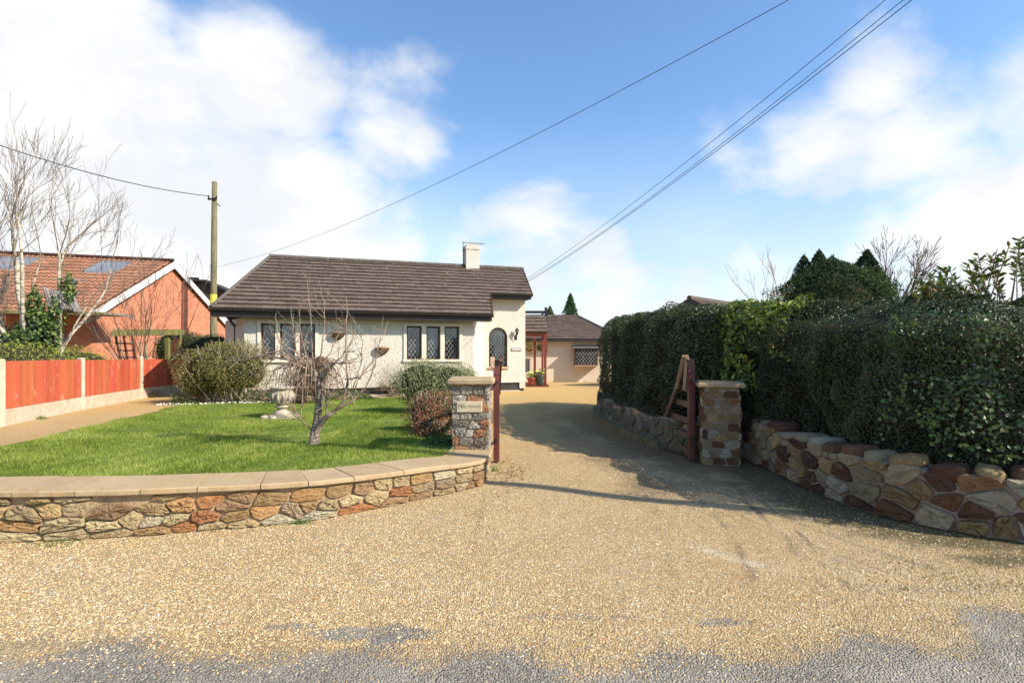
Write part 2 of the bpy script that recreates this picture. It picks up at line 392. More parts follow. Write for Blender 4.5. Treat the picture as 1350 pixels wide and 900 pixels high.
M_twig_ch = simple('cherry_twig', (.26, .19, .14), .35, 12, .8, .2)
M_bark_bi = mat('birch_bark', f_bark((.14, .105, .07), (.48, .42, .32), 5, .36), .8, .2)
M_twig_bi = simple('birch_twig', (.20, .155, .11), .4, 6, .85, .2)
M_twig_dk = simple('dark_twig', (.14, .10, .075), .4, 6, .9, .1)
M_twig_pale = simple('pale_twig', (.34, .27, .18), .35, 6, .85, .2)
def leafmat(name, rough=.5, spec=.4, trans=.25):
    m = bpy.data.materials.new(name); m.use_nodes = True; t = NT(m.node_tree); b = t.n['Principled BSDF']
    b.inputs['Roughness'].default_value = rough; b.inputs['Specular IOR Level'].default_value = spec; c = attr(t)
    t.set(b.inputs['Base Color'], c)
    tr = t.node('ShaderNodeBsdfTranslucent', {'Color': t.mix(1.0, c, (1.5, 1.7, .7, 1), 'MULTIPLY')})
    mx = t.node('ShaderNodeMixShader', {0: trans}); t.l.new(b.outputs[0], mx.inputs[1]); t.l.new(tr.outputs[0], mx.inputs[2])
    t.l.new(mx.outputs[0], t.n['Material Output'].inputs[0]); return m
M_leaf = leafmat('leaf', .45, .4, .22); M_gloss = leafmat('glossy_leaf', .46, .4, .12); M_matte = leafmat('dry_leaf', .9, .1, .15); M_grass = leafmat('grass_blade', .6, .25, .35)
M_petal = simple('petal', (.7, .55, .06), .2, 9, .8, .1, use_attr=True)
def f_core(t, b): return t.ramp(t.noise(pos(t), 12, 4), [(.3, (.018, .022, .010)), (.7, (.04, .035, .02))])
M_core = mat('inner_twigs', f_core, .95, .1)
def glass():
    m = bpy.data.materials.new('window_glass'); m.use_nodes = True; t = NT(m.node_tree); t.n.remove(t.n['Principled BSDF'])
    g = t.node('ShaderNodeBsdfGlossy', {'Color': (.85, .9, .95), 'Roughness': .03}); tr = t.node('ShaderNodeBsdfTransparent', {'Color': (.72, .76, .78)})
    t.set(g.inputs['Normal'], t.bump(t.noise(pos(t), 5, 2), .08, .02))
    fr = t.node('ShaderNodeFresnel', {'IOR': 1.9}); mx = t.node('ShaderNodeMixShader', {0: fr.outputs[0]})
    t.l.new(tr.outputs[0], mx.inputs[1]); t.l.new(g.outputs[0], mx.inputs[2]); t.l.new(mx.outputs[0], t.n['Material Output'].inputs[0]); return m
M_glass = glass()
M_skyl = simple('rooflight_glass', (.16, .20, .25), .3, 3, .15, .6)

# ------------------------------------------------------------------ ground
def dist_poly(X, Y, P):
    d = np.full(X.shape, 1e9)
    for a, b in zip(P[:-1], P[1:]):
        ab = b - a; L = (ab ** 2).sum() + 1e-9; t = np.clip(((X - a[0]) * ab[0] + (Y - a[1]) * ab[1]) / L, 0, 1)
        d = np.minimum(d, np.hypot(X - a[0] - t * ab[0], Y - a[1] - t * ab[1]))
    return d
def wob(X, Y, f, seed=0):
    r_ = np.random.default_rng(seed); o = np.zeros_like(X, float)
    for i in range(9):
        a = r_.uniform(0, 6.28); k = f * r_.uniform(.5, 2.2); o += np.sin((X * math.cos(a) + Y * math.sin(a)) * k + r_.uniform(0, 6.28)) / 9 ** .5
    return o
RW = [flat(*p) for p in [(962, 597), (984, 604), (1022, 622), (1060, 641), (1105, 661), (1150, 676), (1220, 693), (1300, 708)]] + [np.array((4.35, 4.22)), np.array((5.6, 4.05)), np.array((8.5, 3.95))]
RWC = spline(RW, 8)
LWpts = [(791, 545), (800, 556), (820, 568), (850, 580), (878, 592)]
LW = [np.array(G(*p)[:2]) for p in LWpts]; LW = [LW[0] + np.array((.9, 1.0)), LW[0] + np.array((.25, .7))] + LW + [np.array((2.62, 8.0))]
LWC = spline(LW, 8)

def grid_sheet(name, xs, ys, zf, mat_, keep=None, attrs=None):
    X, Y = np.meshgrid(xs, ys); Z = zf(X, Y); V = np.stack([X, Y, Z], -1).reshape(-1, 3); nx = len(xs)
    I, J = np.meshgrid(np.arange(len(xs) - 1), np.arange(len(ys) - 1)); b = (J * nx + I).ravel()
    Fc = np.stack([b, b + 1, b + nx + 1, b + nx], -1)
    cx = (X[:-1, :-1] + X[1:, 1:]) / 2; cy = (Y[:-1, :-1] + Y[1:, 1:]) / 2
    if keep is not None: Fc = Fc[keep(cx, cy).ravel()]
    o = np_mesh(name, V, Fc, np.full((len(Fc), 3), .5), mat_, smooth=True)
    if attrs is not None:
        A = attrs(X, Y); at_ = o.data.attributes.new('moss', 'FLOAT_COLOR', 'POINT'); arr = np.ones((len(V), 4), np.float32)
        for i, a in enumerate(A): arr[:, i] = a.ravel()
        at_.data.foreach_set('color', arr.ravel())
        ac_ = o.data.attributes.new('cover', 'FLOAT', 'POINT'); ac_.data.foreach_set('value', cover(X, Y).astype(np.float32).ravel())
    return o
g = MB(); g.add([(-900, -900, -.12), (900, -900, -.12), (900, 1500, -.12), (-900, 1500, -.12)], [(0, 1, 2, 3)])
tag(g.build('ground', M_field), kind='structure')
tag(grid_sheet('road', np.array([-60, -20, -6, 0, 6, 20, 60.]), np.array([-4, 0, 2, 3, 4.0]), lambda X, Y: np.full(X.shape, -.005), M_asphalt), kind='structure')
def road_edge(X):           # Y where the gravel gives out
    e = 2.76 + .0 * X
    e = e + .45 * ss(.6, 4.2, X) + .10 * ss(-1.2, -2.2, X)
    return e + .05 * wob(X, X * 0, 3, 5)
def keep_g(X, Y):
    n = wob(X, Y, 26, 1) * .05 + wob(X, Y, 70, 2) * .035 + wob(X, Y, 7, 3) * .09
    return Y - road_edge(X) + n > -.55
def cover(X, Y):
    n = wob(X, Y, 7, 3) * .09 + wob(X, Y, 26, 1) * .04; e = Y - road_edge(X) + n; c = ss(-.34, .20, e) * 1.15 - .05
    hl = lambda a, b_, x0, y0, k: np.exp(-(np.maximum(0, np.hypot((X - x0) / a, (Y - y0) / b_) + n * k - .55) / .35) ** 2)
    h = np.maximum.reduce([hl(.5, .10, -.75, 2.93, 3), hl(.45, .05, .35, 3.12, 3) * .7, hl(1.1, .10, 2.9, 3.50, 3) * .55, hl(.3, .05, -1.3, 3.0, 3), hl(.25, .07, 1.2, 3.05, 3)])
    return c * (1 - .75 * h)
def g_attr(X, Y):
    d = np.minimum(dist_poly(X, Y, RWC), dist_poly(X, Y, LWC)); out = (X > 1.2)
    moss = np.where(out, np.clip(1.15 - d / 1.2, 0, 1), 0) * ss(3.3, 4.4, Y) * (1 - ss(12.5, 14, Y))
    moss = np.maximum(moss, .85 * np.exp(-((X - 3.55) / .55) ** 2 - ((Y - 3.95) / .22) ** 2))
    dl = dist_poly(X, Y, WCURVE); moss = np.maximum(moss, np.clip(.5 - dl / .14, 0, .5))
    dirt_shade = .75 * (1 - ss(0, .5, Y - road_edge(X))) * .6
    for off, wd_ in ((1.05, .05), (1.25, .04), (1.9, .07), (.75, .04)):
        px = 1.55 + off * .55 + 0.18 * (Y - 5.6) ** 2 * .25; dirt_shade = np.maximum(dirt_shade, .6 * np.exp(-((X - px + .25 * (Y - 4.5)) / wd_) ** 2) * ss(3.2, 4, Y) * (1 - ss(7, 9, Y)))
    dirt_shade = np.maximum(dirt_shade, .8 * ss(.6, 1.5, X + .12 * (Y - 6)) * ss(4.6, 6.2, Y) * (1 - ss(13, 16, Y)) * (.8 + .2 * wob(X, Y, 4, 15)))  # soiled right half, darkened further to paint in the hedge's shade
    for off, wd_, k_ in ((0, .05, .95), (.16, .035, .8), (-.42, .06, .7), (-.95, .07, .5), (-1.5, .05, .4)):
        xc = 2.28 + off + .10 * np.sin(Y * 1.3) - .055 * np.maximum(0, Y - 5.2) ** 2 - .20 * np.maximum(0, 4.4 - Y); dirt_shade = np.maximum(dirt_shade, k_ * np.exp(-((X - xc) / wd_) ** 2) * ss(3.2, 3.7, Y) * (1 - ss(7.5, 9, Y)) * np.clip(.75 + .5 * wob(X, Y, 6, 16), 0, 1))
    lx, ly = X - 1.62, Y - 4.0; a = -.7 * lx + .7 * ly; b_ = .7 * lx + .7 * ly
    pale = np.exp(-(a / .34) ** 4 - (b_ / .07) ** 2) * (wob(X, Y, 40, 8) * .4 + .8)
    return moss, dirt_shade, np.clip(pale, 0, 1)
xs = np.unique(np.round(np.concatenate([np.linspace(-40, -6, 60), np.arange(-6, 6.01, .03), np.linspace(6, 40, 60)]), 4))
ys = np.concatenate([np.arange(2.1, 4.2, .03), np.arange(4.2, 9, .08), np.arange(9, 30, .3), np.linspace(30, 60, 12)])
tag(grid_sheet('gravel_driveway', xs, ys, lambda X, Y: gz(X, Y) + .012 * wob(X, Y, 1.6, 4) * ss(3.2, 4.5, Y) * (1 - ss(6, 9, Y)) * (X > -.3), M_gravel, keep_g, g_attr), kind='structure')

# loose stones lying on the gravel and spilling onto the road
zwob = lambda X, Y: .012 * wob(X, Y, 1.6, 4) * ss(3.2, 4.5, Y) * (1 - ss(6, 9, Y)) * (X > -.3)
def pebbles(n, xr, yr, dens):
    X = RNG.uniform(*xr, n); Y = yr[0] + (yr[1] - yr[0]) * RNG.random(n) ** 1.5; k = RNG.random(n) < dens(X, Y) * np.clip(1.15 - .9 * g_attr(X, Y)[1] - .9 * g_attr(X, Y)[0], .1, 1); return X[k], Y[k]
def pdens(X, Y):
    e = Y - road_edge(X); cl_ = .55 + .45 * wob(X, Y, 9, 12)
    on = (e > 0) * 1.0; off = np.exp(np.minimum(e, 0) / .16) * np.clip(cl_, 0.05, 1) * .9; on = on * np.clip(cover(X, Y) * 1.2, .12, 1)
    wy = np.where(X < -.4, wall_front_y(np.clip(X, -6, -.4)), 99); return np.where(Y > wy - .01, 0, np.where(on > 0, on * np.clip(1.25 - Y / 11, .3, 1), off)) * np.where(dist_poly(X, Y, RWC) < .03, 0, 1)
X, Y = pebbles(330000, (-7.5, 7.5), (2.38, 9.5), pdens)
k = np.abs(X) < Y * .96; X, Y = X[k], Y[k]; n = len(X)
sz = RNG.uniform(.0022, .0050, n); base = np.array([(-1, -1, -.6), (1, -1, -.6), (1, 1, -.6), (-1, 1, -.6), (-.7, -.6, .7), (.7, -.7, .5), (.6, .7, .7), (-.7, .6, .5)], float)
sc = np.stack([sz * RNG.uniform(.8, 1.6, n), sz * RNG.uniform(.7, 1.1, n), sz * RNG.uniform(.5, .9, n)], -1)
ang = RNG.uniform(0, 6.28, n); ca, sa = np.cos(ang), np.sin(ang)
Pb = base[None] * sc[:, None] * RNG.uniform(.7, 1.15, (n, 8, 1))
Vx = Pb[..., 0] * ca[:, None] - Pb[..., 1] * sa[:, None] + X[:, None]; Vy = Pb[..., 0] * sa[:, None] + Pb[..., 1] * ca[:, None] + Y[:, None]
Z0 = gz(X, Y) + zwob(X, Y); Vz = Pb[..., 2] + (Z0 + sz * .35)[:, None]
V = np.stack([Vx, Vy, Vz], -1).reshape(-1, 3); fb = np.array([(4, 5, 6, 7), (0, 1, 5, 4), (1, 2, 6, 5), (2, 3, 7, 6), (3, 0, 4, 7)])
Fc = (np.arange(n)[:, None, None] * 8 + fb[None]).reshape(-1, 4)
pal = np.array([(.58, .41, .19), (.66, .50, .27), (.46, .30, .13), (.33, .20, .09), (.76, .67, .50), (.20, .17, .14), (.55, .39, .21), (.42, .21, .10)])
Cc = pal[RNG.choice(8, n, p=[.24, .18, .2, .1, .1, .05, .1, .03])] * RNG.uniform(.8, 1.12, (n, 1))
M_pebble = simple('pebble', (.5, .4, .2), .15, 50, .75, .3, use_attr=True)
tag(np_mesh('loose_stones', V, Fc, np.repeat(Cc, 5, 0), M_pebble), 'loose honey coloured stones scattered over the driveway mouth and road edge', 'gravel', kind='stuff')

# lawn --------------------------------------------------------------
LAWN_L = [np.array(G(*p)[:2]) for p in [(0, 590), (100, 567), (200, 544), (262, 529)]]
LAWN_L = [LAWN_L[0] + (LAWN_L[0] - LAWN_L[1]) * 1.2] + LAWN_L
def lawn_mask(X, Y):
    xl = np.interp(Y, [p[1] for p in LAWN_L], [p[0] for p in LAWN_L]); xl = xl + .06 * wob(X, Y, 5, 21)
    back = 14.9 + .309 / .951 * (X + 5.17) - .55
    return (X > xl) & (X < -.62) & (Y > wall_front_y(np.clip(X, -9, -.4)) + .42) & (Y < back + .1 * wob(X, Y, 3, 22))
tag(grid_sheet('lawn', np.arange(-9.5, -.4, .08), np.arange(4.4, 16, .08), lambda X, Y: gz(X, Y) + .012, M_lawn, lawn_mask), kind='structure')
def blades(n, xr, yr, mask, h, z0=0.0, cols=((.08, .12, .018), (.17, .235, .032), (.29, .34, .06), (.46, .44, .17)), bias=1.6):
    X = RNG.uniform(*xr, n); Y = yr[0] + (yr[1] - yr[0]) * RNG.random(n) ** bias; k = mask(X, Y); X, Y = X[k], Y[k]; n = len(X)
    H = RNG.uniform(*h, n) * (1 + .35 * wob(X, Y, 4, 31)); a = RNG.uniform(0, 6.28, n); wdt = RNG.uniform(.0025, .005, n); ln = RNG.normal(0, .45, (n, 2)) * H[:, None]
    Z = gz(X, Y) + z0; dx, dy = np.cos(a) * wdt, np.sin(a) * wdt
    V = np.stack([np.stack([X - dx, Y - dy, Z], -1), np.stack([X + dx, Y + dy, Z], -1), np.stack([X + ln[:, 0], Y + ln[:, 1], Z + H], -1)], 1).reshape(-1, 3)
    c = np.array(cols); t = np.clip(RNG.normal(1.3, .75, n) + .55 * wob(X, Y, 2.6, 33) + .35 * wob(X, Y, 9, 34), 0, len(c) - 1.001); i = t.astype(int); fr = (t - i)[:, None]
    return V, np.arange(n * 3).reshape(-1, 3), c[i] * (1 - fr) + c[i + 1] * fr
V, Fc, Cc = blades(380000, (-9, -.6), (4.5, 14.8), lawn_mask, (.018, .06))
tag(np_mesh('grass', V, Fc, Cc, M_grass), 'short mown green grass of the front lawn', 'grass', kind='stuff')

# ------------------------------------------------------------------ rubble stone work
PAL_L = [(.60, .42, .19), (.68, .53, .28), (.50, .31, .13), (.52, .22, .08), (.70, .60, .40), (.50, .37, .20), (.60, .34, .13), (.40, .24, .12), (.72, .56, .30), (.56, .42, .22), (.46, .34, .20)]
PAL_R = [(.58, .40, .18), (.20, .08, .035), (.58, .50, .35), (.40, .20, .08), (.48, .38, .22), (.14, .06, .035), (.62, .50, .30), (.38, .30, .18), (.27, .12, .05), (.46, .30, .13)]
PAL_G = [(.48, .44, .38), (.58, .52, .42), (.36, .32, .26), (.50, .42, .28), (.28, .22, .17), (.60, .56, .47), (.46, .22, .11), (.40, .36, .29)]
def clip(poly, a, b, c):      # keep a*x+b*y<=c
    out = []
    for i in range(len(poly)):
        p, q = poly[i], poly[(i + 1) % len(poly)]; dp = a * p[0] + b * p[1] - c; dq = a * q[0] + b * q[1] - c
        if dp <= 0: out.append(p)
        if dp * dq < 0: t = dp / (dp - dq); out.append((p[0] + (q[0] - p[0]) * t, p[1] + (q[1] - p[1]) * t))
    return out
def rubble(mb, S, L, H, rowh, colw, pal, rnd, jit=.35, gap=.012, depth=.03, ani=1.0, skip=None):
    """stones over the (t,h) rectangle L x H(t); S(t,h,d)->3d point"""
    seeds = []; h = 0; Hm = max(H(0), H(L / 2), H(L)); row = 0
    while h < Hm + rowh[0] * .3:
        rh = rnd.uniform(*rowh); x = rnd.uniform(-colw[1], 0)
        while x < L + colw[1]:
            cw = rnd.uniform(*colw); seeds.append((x + cw / 2 + rnd.uniform(-jit, jit) * cw * .5, (h + rh / 2 + rnd.uniform(-jit, jit) * rh * .6) * ani)); x += cw
        h += rh; row += 1
    for i, (sx, sy) in enumerate(seeds):
        if not (-.02 < sx < L + .02): continue
        ht = H(min(max(sx, 0), L)); poly = [(0, 0), (L, 0), (L, ht * ani), (0, ht * ani)]
        if sy > ht * ani + .01: continue
        for j, (qx, qy) in enumerate(seeds):
            if j == i or abs(qx - sx) > colw[1] * 2.5 or abs(qy - sy) > rowh[1] * 2.5 * ani: continue
            a, b = qx - sx, qy - sy; poly = clip(poly, a, b, (qx * qx + qy * qy - sx * sx - sy * sy) / 2)
            if len(poly) < 3: break
        if len(poly) < 3: continue
        poly = [(p[0], p[1] / ani) for p in poly]; cx = sum(p[0] for p in poly) / len(poly); cy = sum(p[1] for p in poly) / len(poly)
        if skip and skip(cx, cy): continue
        wx = max(abs(p[0] - cx) for p in poly); wy = max(abs(p[1] - cy) for p in poly)
        if wx < .02 or wy < .012: continue
        kx = max(.3, 1 - gap / wx); ky = max(.3, 1 - gap / wy); poly = [(cx + (p[0] - cx) * kx, cy + (p[1] - cy) * ky) for p in poly]
        for cut in (.13, .25):
            q = []
            for a, b in zip(poly, poly[1:] + poly[:1]): q += [(a[0] * (1 - cut) + b[0] * cut, a[1] * (1 - cut) + b[1] * cut), (a[0] * cut + b[0] * (1 - cut), a[1] * cut + b[1] * (1 - cut))]
            poly = q
        poly = [(cx + (p[0] - cx) * (1 + rnd.uniform(-.05, .05)), cy + (p[1] - cy) * (1 + rnd.uniform(-.06, .06))) for p in poly]
        n = len(poly); d = depth * rnd.uniform(.6, 1.3); tx, ty = rnd.uniform(-.25, .25), rnd.uniform(-.3, .3)
        vs_ = []
        for sc_, dd in ((1, -.012), (.985, d * .6), (.92, d * .92), (.6, d), (.3, d * 1.02)):
            for p in poly:
                ux, uy = (p[0] - cx), (p[1] - cy); rr = rnd.uniform(-.3, .3) * d if dd > 0 else 0
                vs_.append(S(cx + ux * sc_, cy + uy * sc_, dd + rr + (ux * sc_ * tx * .12 + uy * sc_ * ty * .25 if dd > 0 else 0)))
        vs_.append(S(cx, cy, d * 1.03)); fs = []
        for r_ in range(4):
            for k_ in range(n): fs.append((r_ * n + k_, r_ * n + (k_ + 1) % n, (r_ + 1) * n + (k_ + 1) % n, (r_ + 1) * n + k_))
        for k_ in range(n): fs.append((4 * n + k_, 4 * n + (k_ + 1) % n, 5 * n))
        c = rnd.choice(pal); f_ = rnd.uniform(.8, 1.15); mb.add(vs_, fs, tuple(x * f_ for x in c), False)
class Path:
    def __init__(s, P):
        s.P = P; d = np.hypot(*(P[1:] - P[:-1]).T); s.s = np.concatenate([[0], np.cumsum(d)]); s.L = s.s[-1]
    def __call__(s, t):
        x = np.interp(t, s.s, s.P[:, 0]); y = np.interp(t, s.s, s.P[:, 1]); e = .05
        a = np.array((np.interp(t - e, s.s, s.P[:, 0]), np.interp(t - e, s.s, s.P[:, 1]))); b = np.array((np.interp(t + e, s.s, s.P[:, 0]), np.interp(t + e, s.s, s.P[:, 1])))
        d = (b - a) / (np.hypot(*(b - a)) + 1e-9); return x, y, d
    def surf(s, sign=1, z0=None):     # outward normal to the right of travel * sign
        def S(t, h, d):
            x, y, dr = s(t); nx, ny = dr[1] * sign, -dr[0] * sign; zb = z0(x, y) if z0 else 0
            return (x + nx * d, y + ny * d, zb + h)
        return S
    def at_px(s, px):
        ts = np.linspace(0, s.L, 800); p = np.array([s(t)[:2] for t in ts]); q = 675 + F * p[:, 0] / p[:, 1]; return ts[np.argmin(np.abs(q - px))]
def body(mb, path, H, thick, sign=1, z0=None, zb=-.06, n=60, back=0.0):
    ts = np.linspace(0, path.L, n); P = []
    for t in ts:
        x, y, d = path(t); nx, ny = -d[1] * sign, d[0] * sign; z = z0(x, y) if z0 else 0
        P.append([(x + nx * back, y + ny * back, z + zb), (x + nx * back, y + ny * back, z + H(t)), (x + nx * thick, y + ny * thick, z + H(t)), (x + nx * thick, y + ny * thick, z + zb)])
    vs_ = [q for r_ in P for q in r_]; fs = []
    for i in range(n - 1):
        for k_ in range(4): a, b = i * 4 + k_, i * 4 + (k_ + 1) % 4; fs.append((a, b, b + 4, a + 4))
    fs += [(0, 1, 2, 3), tuple((n - 1) * 4 + i for i in range(4))]; mb.add(vs_, fs)

# low curved front wall
rnd = random.Random(3)
FW = Path(WCURVE); fh = lambda t: float(np.interp(t, [FW.at_px(0), FW.at_px(390), FW.at_px(632)], [.365, .315, .245]))
loc = (-2.5, 4.9, 0); fwall = thing('front_wall', loc, 'low curved rubble stone wall with pale sandstone coping in front of the lawn', 'wall')
m = MB(); rubble(m, FW.surf(1), FW.L, fh, (.05, .15), (.09, .42), PAL_L, rnd, .42, .008, .034, 2.0); m.build('stones', M_stone, fwall)
m = MB(); body(m, FW, fh, .44); m.build('mortar_core', M_mortar, fwall)
joints = [FW.at_px(p) for p in (-700, -560, -420, -280, -180, -75, 22, 103, 188, 262, 345, 405, 464, 529, 590)] + [FW.L - .12, FW.L + .0]
joints[0] = 0; m = MB()
for a, b in zip(joints[:-1], joints[1:]):
    n = 6; vs_ = []; c = rnd.choice([(.38, .27, .14), (.34, .235, .125), (.41, .30, .17)]); th = .048 + rnd.uniform(-.004, .004)
    for i in range(n + 1):
        t = a + .004 + (b - a - .008) * i / n; x, y, d = FW(t); nx, ny = -d[1], d[0]; z = fh(t) + .004
        j = rnd.uniform(-.004, .004)
        for o_, zz_ in ((-.05 + j, z), (-.055 + j, z + .008), (-.055 + j, z + th - .01), (-.045 + j, z + th), (.475, z + th + .004), (.485, z + th - .01), (.485, z)): vs_.append((x + nx * o_, y + ny * o_, zz_))
    fs = [(i * 7 + k_, i * 7 + (k_ + 1) % 7, (i + 1) * 7 + (k_ + 1) % 7, (i + 1) * 7 + k_) for i in range(n) for k_ in range(7)] + [tuple(range(7)), tuple(n * 7 + k_ for k_ in range(7))]
    m.add(vs_, fs, c)
m.build('coping', M_coping, fwall)

# right rubble wall along the verge
RP = Path(RWC); rh = lambda t: float(np.interp(t, [0, .9, 1.7, 3.4, 6.4], [.60, .58, .53, .52, .50])) + .025 * math.sin(t * 9) * math.sin(t * 3.1)
rwall = thing('roadside_wall', (3.5, 5.5, 0), 'rough wall of big brown and white rubble stones curving below the dark hedge on the right', 'wall')
m = MB(); rubble(m, RP.surf(1), RP.L, lambda t: rh(t) - .01, (.12, .22), (.16, .38), PAL_R, rnd, .72, .014, .05, 1.35); m.build('stones', M_stone, rwall)
m = MB(); body(m, RP, lambda t: rh(t) - .03, .34, n=90); m.build('mortar_core', M_mortar2, rwall)
m = MB()      # capping boulders laid on edge over the top
t = 0.0
while t < RP.L - .2:
    wdt = rnd.uniform(.2, .38) if t > .5 else .55; x, y, d = RP(t + wdt / 2); h = rh(t + wdt / 2) - .05; c = rnd.choice(PAL_R) if t > .6 else (.44, .30, .17)
    N = 10; vs_ = []; tw = rnd.uniform(-.03, .03); hh = rnd.uniform(.055, .085)
    for i in range(7):
        u_ = i / 6; e = (1 - abs(2 * u_ - 1) ** 4) ** .5 if 0 < u_ < 1 else 0.25
        tt = t + .008 + (wdt - .016) * u_; x, y, d = RP(tt); nx, ny = -d[1], d[0]
        for k_ in range(N):
            a = 2 * math.pi * k_ / N; ca_, sa_ = math.cos(a), math.sin(a)
            q = abs(ca_) ** .38 * (1 if ca_ > 0 else -1); qz = abs(sa_) ** .5 * (1 if sa_ > 0 else -1); r_ = e * (1 + rnd.uniform(-.07, .07))
            o_ = .15 - q * .185 * r_; vs_.append((x + nx * o_, y + ny * o_, h + .03 + qz * hh * r_ + tw * (u_ - .5)))
    fs = [(i * N + k_, i * N + (k_ + 1) % N, (i + 1) * N + (k_ + 1) % N, (i + 1) * N + k_) for i in range(6) for k_ in range(N)] + [tuple(range(N)), tuple(6 * N + k_ for k_ in range(N))]
    f_ = rnd.uniform(.8, 1.1); m.add(vs_, fs, tuple(q * f_ for q in c), True); t += wdt
m.build('coping_stones', M_stone, rwall)

# retaining wall inside the gate, with its kerb
LP_ = Path(LWC); lh = lambda t: .46 + .03 * math.sin(t * 5)
iwall = thing('retaining_wall', (2.4, 11, .1), 'mossy stone retaining wall with a kerb along the drive inside the gate', 'wall')
zf = lambda x, y: float(gz(x, y))
m = MB(); rubble(m, LP_.surf(1, zf), LP_.L, lh, (.16, .26), (.2, .34), [(.26, .23, .14), (.30, .26, .17), (.22, .21, .12), (.34, .29, .2)], rnd, .7, .016, .05, 1); m.build('stones', M_stone, iwall)
m = MB(); body(m, LP_, lh, .3, z0=zf); m.build('mortar_core', M_mortar, iwall)
KP = Path(np.array([(LP_(t)[0] + LP_(t)[2][1] * .16, LP_(t)[1] - LP_(t)[2][0] * .16) for t in np.linspace(0, LP_.L - .5, 40)]))
m = MB(); body(m, KP, lambda t: .11, .15, z0=zf); m.build('kerb', simple('mossy_kerb', (.17, .145, .075), .4, 9, .95, .1, .6, 50), iwall)

# gate pillars
def pillar(name, cx, cy, rot, wdt, dep, z0, z1, capd, pal, label, seed, capcol, plaque=None):
    r_ = random.Random(seed); root = thing(name, (cx, cy, z0), label, 'gate pillar', 'stone gate pillars')
    M = Matrix.Translation((cx, cy, 0)) @ Matrix.Rotation(rot, 4, 'Z')
    m = MB(); m.M = M; H = z1 - z0 - capd; c2 = MB(); c2.M = M; c2.box((-wdt / 2 + .02, -dep / 2 + .02, z0 - .05), (wdt / 2 - .02, dep / 2 - .02, z1 - capd)); c2.build('mortar_core', M_mortar2 if pal is PAL_R else M_mortar, root)
    faces = [(lambda t, h, d: (-wdt / 2 + t, -dep / 2 + .02 - d, z0 + h), wdt), (lambda t, h, d: (wdt / 2 - .02 + d, -dep / 2 + t, z0 + h), dep),
             (lambda t, h, d: (wdt / 2 - t, dep / 2 - .02 + d, z0 + h), wdt), (lambda t, h, d: (-wdt / 2 + .02 - d, dep / 2 - t, z0 + h), dep)]
    for i, (S, L) in enumerate(faces):
        sk = (lambda cx_, cy_: plaque[0] + .05 < cx_ < plaque[1] - .05 and plaque[2] - z0 + .055 < cy_ < plaque[3] - z0 - .045) if (plaque and i == 0) else None
        rubble(m, S, L, lambda t: H, (.07, .16), (.09, .26), pal, r_, .30, .007, .024, 1.6, sk)
    m.build('stones', M_stone, root)
    cm = MB(); cm.M = M; o_ = .055; n = 7; vs_ = []; a, b = wdt / 2 + o_, dep / 2 + o_
    cm.bbox((-a, -b, z1 - capd), (a, b, z1 - .012), .014, capcol); cm.prism([(-a + .03, -b + .03, z1 - .013), (a - .03, -b + .03, z1 - .013), (a - .03, b - .03, z1 - .013), (-a + .03, b - .03, z1 - .013)], (0, 0, .014), capcol)
    cm.build('capstone', M_coping, root); return root, M
PY = 6.86; pl, ML = pillar('gate_pillar', -.52, PY + .23, 0, .475, .46, .10, zat(498, PY), .085, PAL_G, 'grey stone gate pillar carrying the house name stone, left of the drive', 5, (.44, .33, .20), (.07, .40, .66, .84))
zz1, zz0 = zat(529, PY - .02), zat(543.5, PY - .02)
m = MB(); m.bbox((-.695, PY - .016, zz0), (-.375, PY + .03, zz1), .006); pq = m.build('name_stone', M_plaque, pl)
def text_part(name, s, size, locv, mat_, parent, rotz=0.0, sx=1.0):
    cu = bpy.data.curves.new(name, 'FONT'); cu.body = s; cu.size = size; cu.extrude = .0012; cu.align_x = 'CENTER'; cu.align_y = 'CENTER'; cu.resolution_u = 3
    tmp = bpy.data.objects.new('tmp', cu); COL.objects.link(tmp); bpy.context.view_layer.update()
    me = bpy.data.meshes.new_from_object(tmp.evaluated_get(bpy.context.evaluated_depsgraph_get())); bpy.data.objects.remove(tmp)
    Mx = Matrix.Translation(Vector(locv) - root_off(parent)) @ Matrix.Rotation(rotz, 4, 'Z') @ Matrix.Rotation(R(90), 4, 'X') @ Matrix.Scale(sx, 4, (1, 0, 0)); me.transform(Mx)
    me.materials.clear(); me.materials.append(mat_); o = new_obj(name, me, parent); return o
zc = (zz0 + zz1) / 2 + .004
text_part('lettering', 'M', .064, (-.650, PY - .0165, zc + .004), M_letter, pq)
text_part('lettering', 'ERLYWOOD', .048, (-.508, PY - .0165, zc), M_letter, pq, sx=.93)
PRY = 7.42; pr, MR = pillar('gate_pillar', 2.86, PRY + .12, R(-14), .50, .44, 0.0, zat(503, PRY), .075, PAL_R, 'brown and white stone gate pillar at the foot of the hedge, right of the drive', 9, (.40, .30, .19))

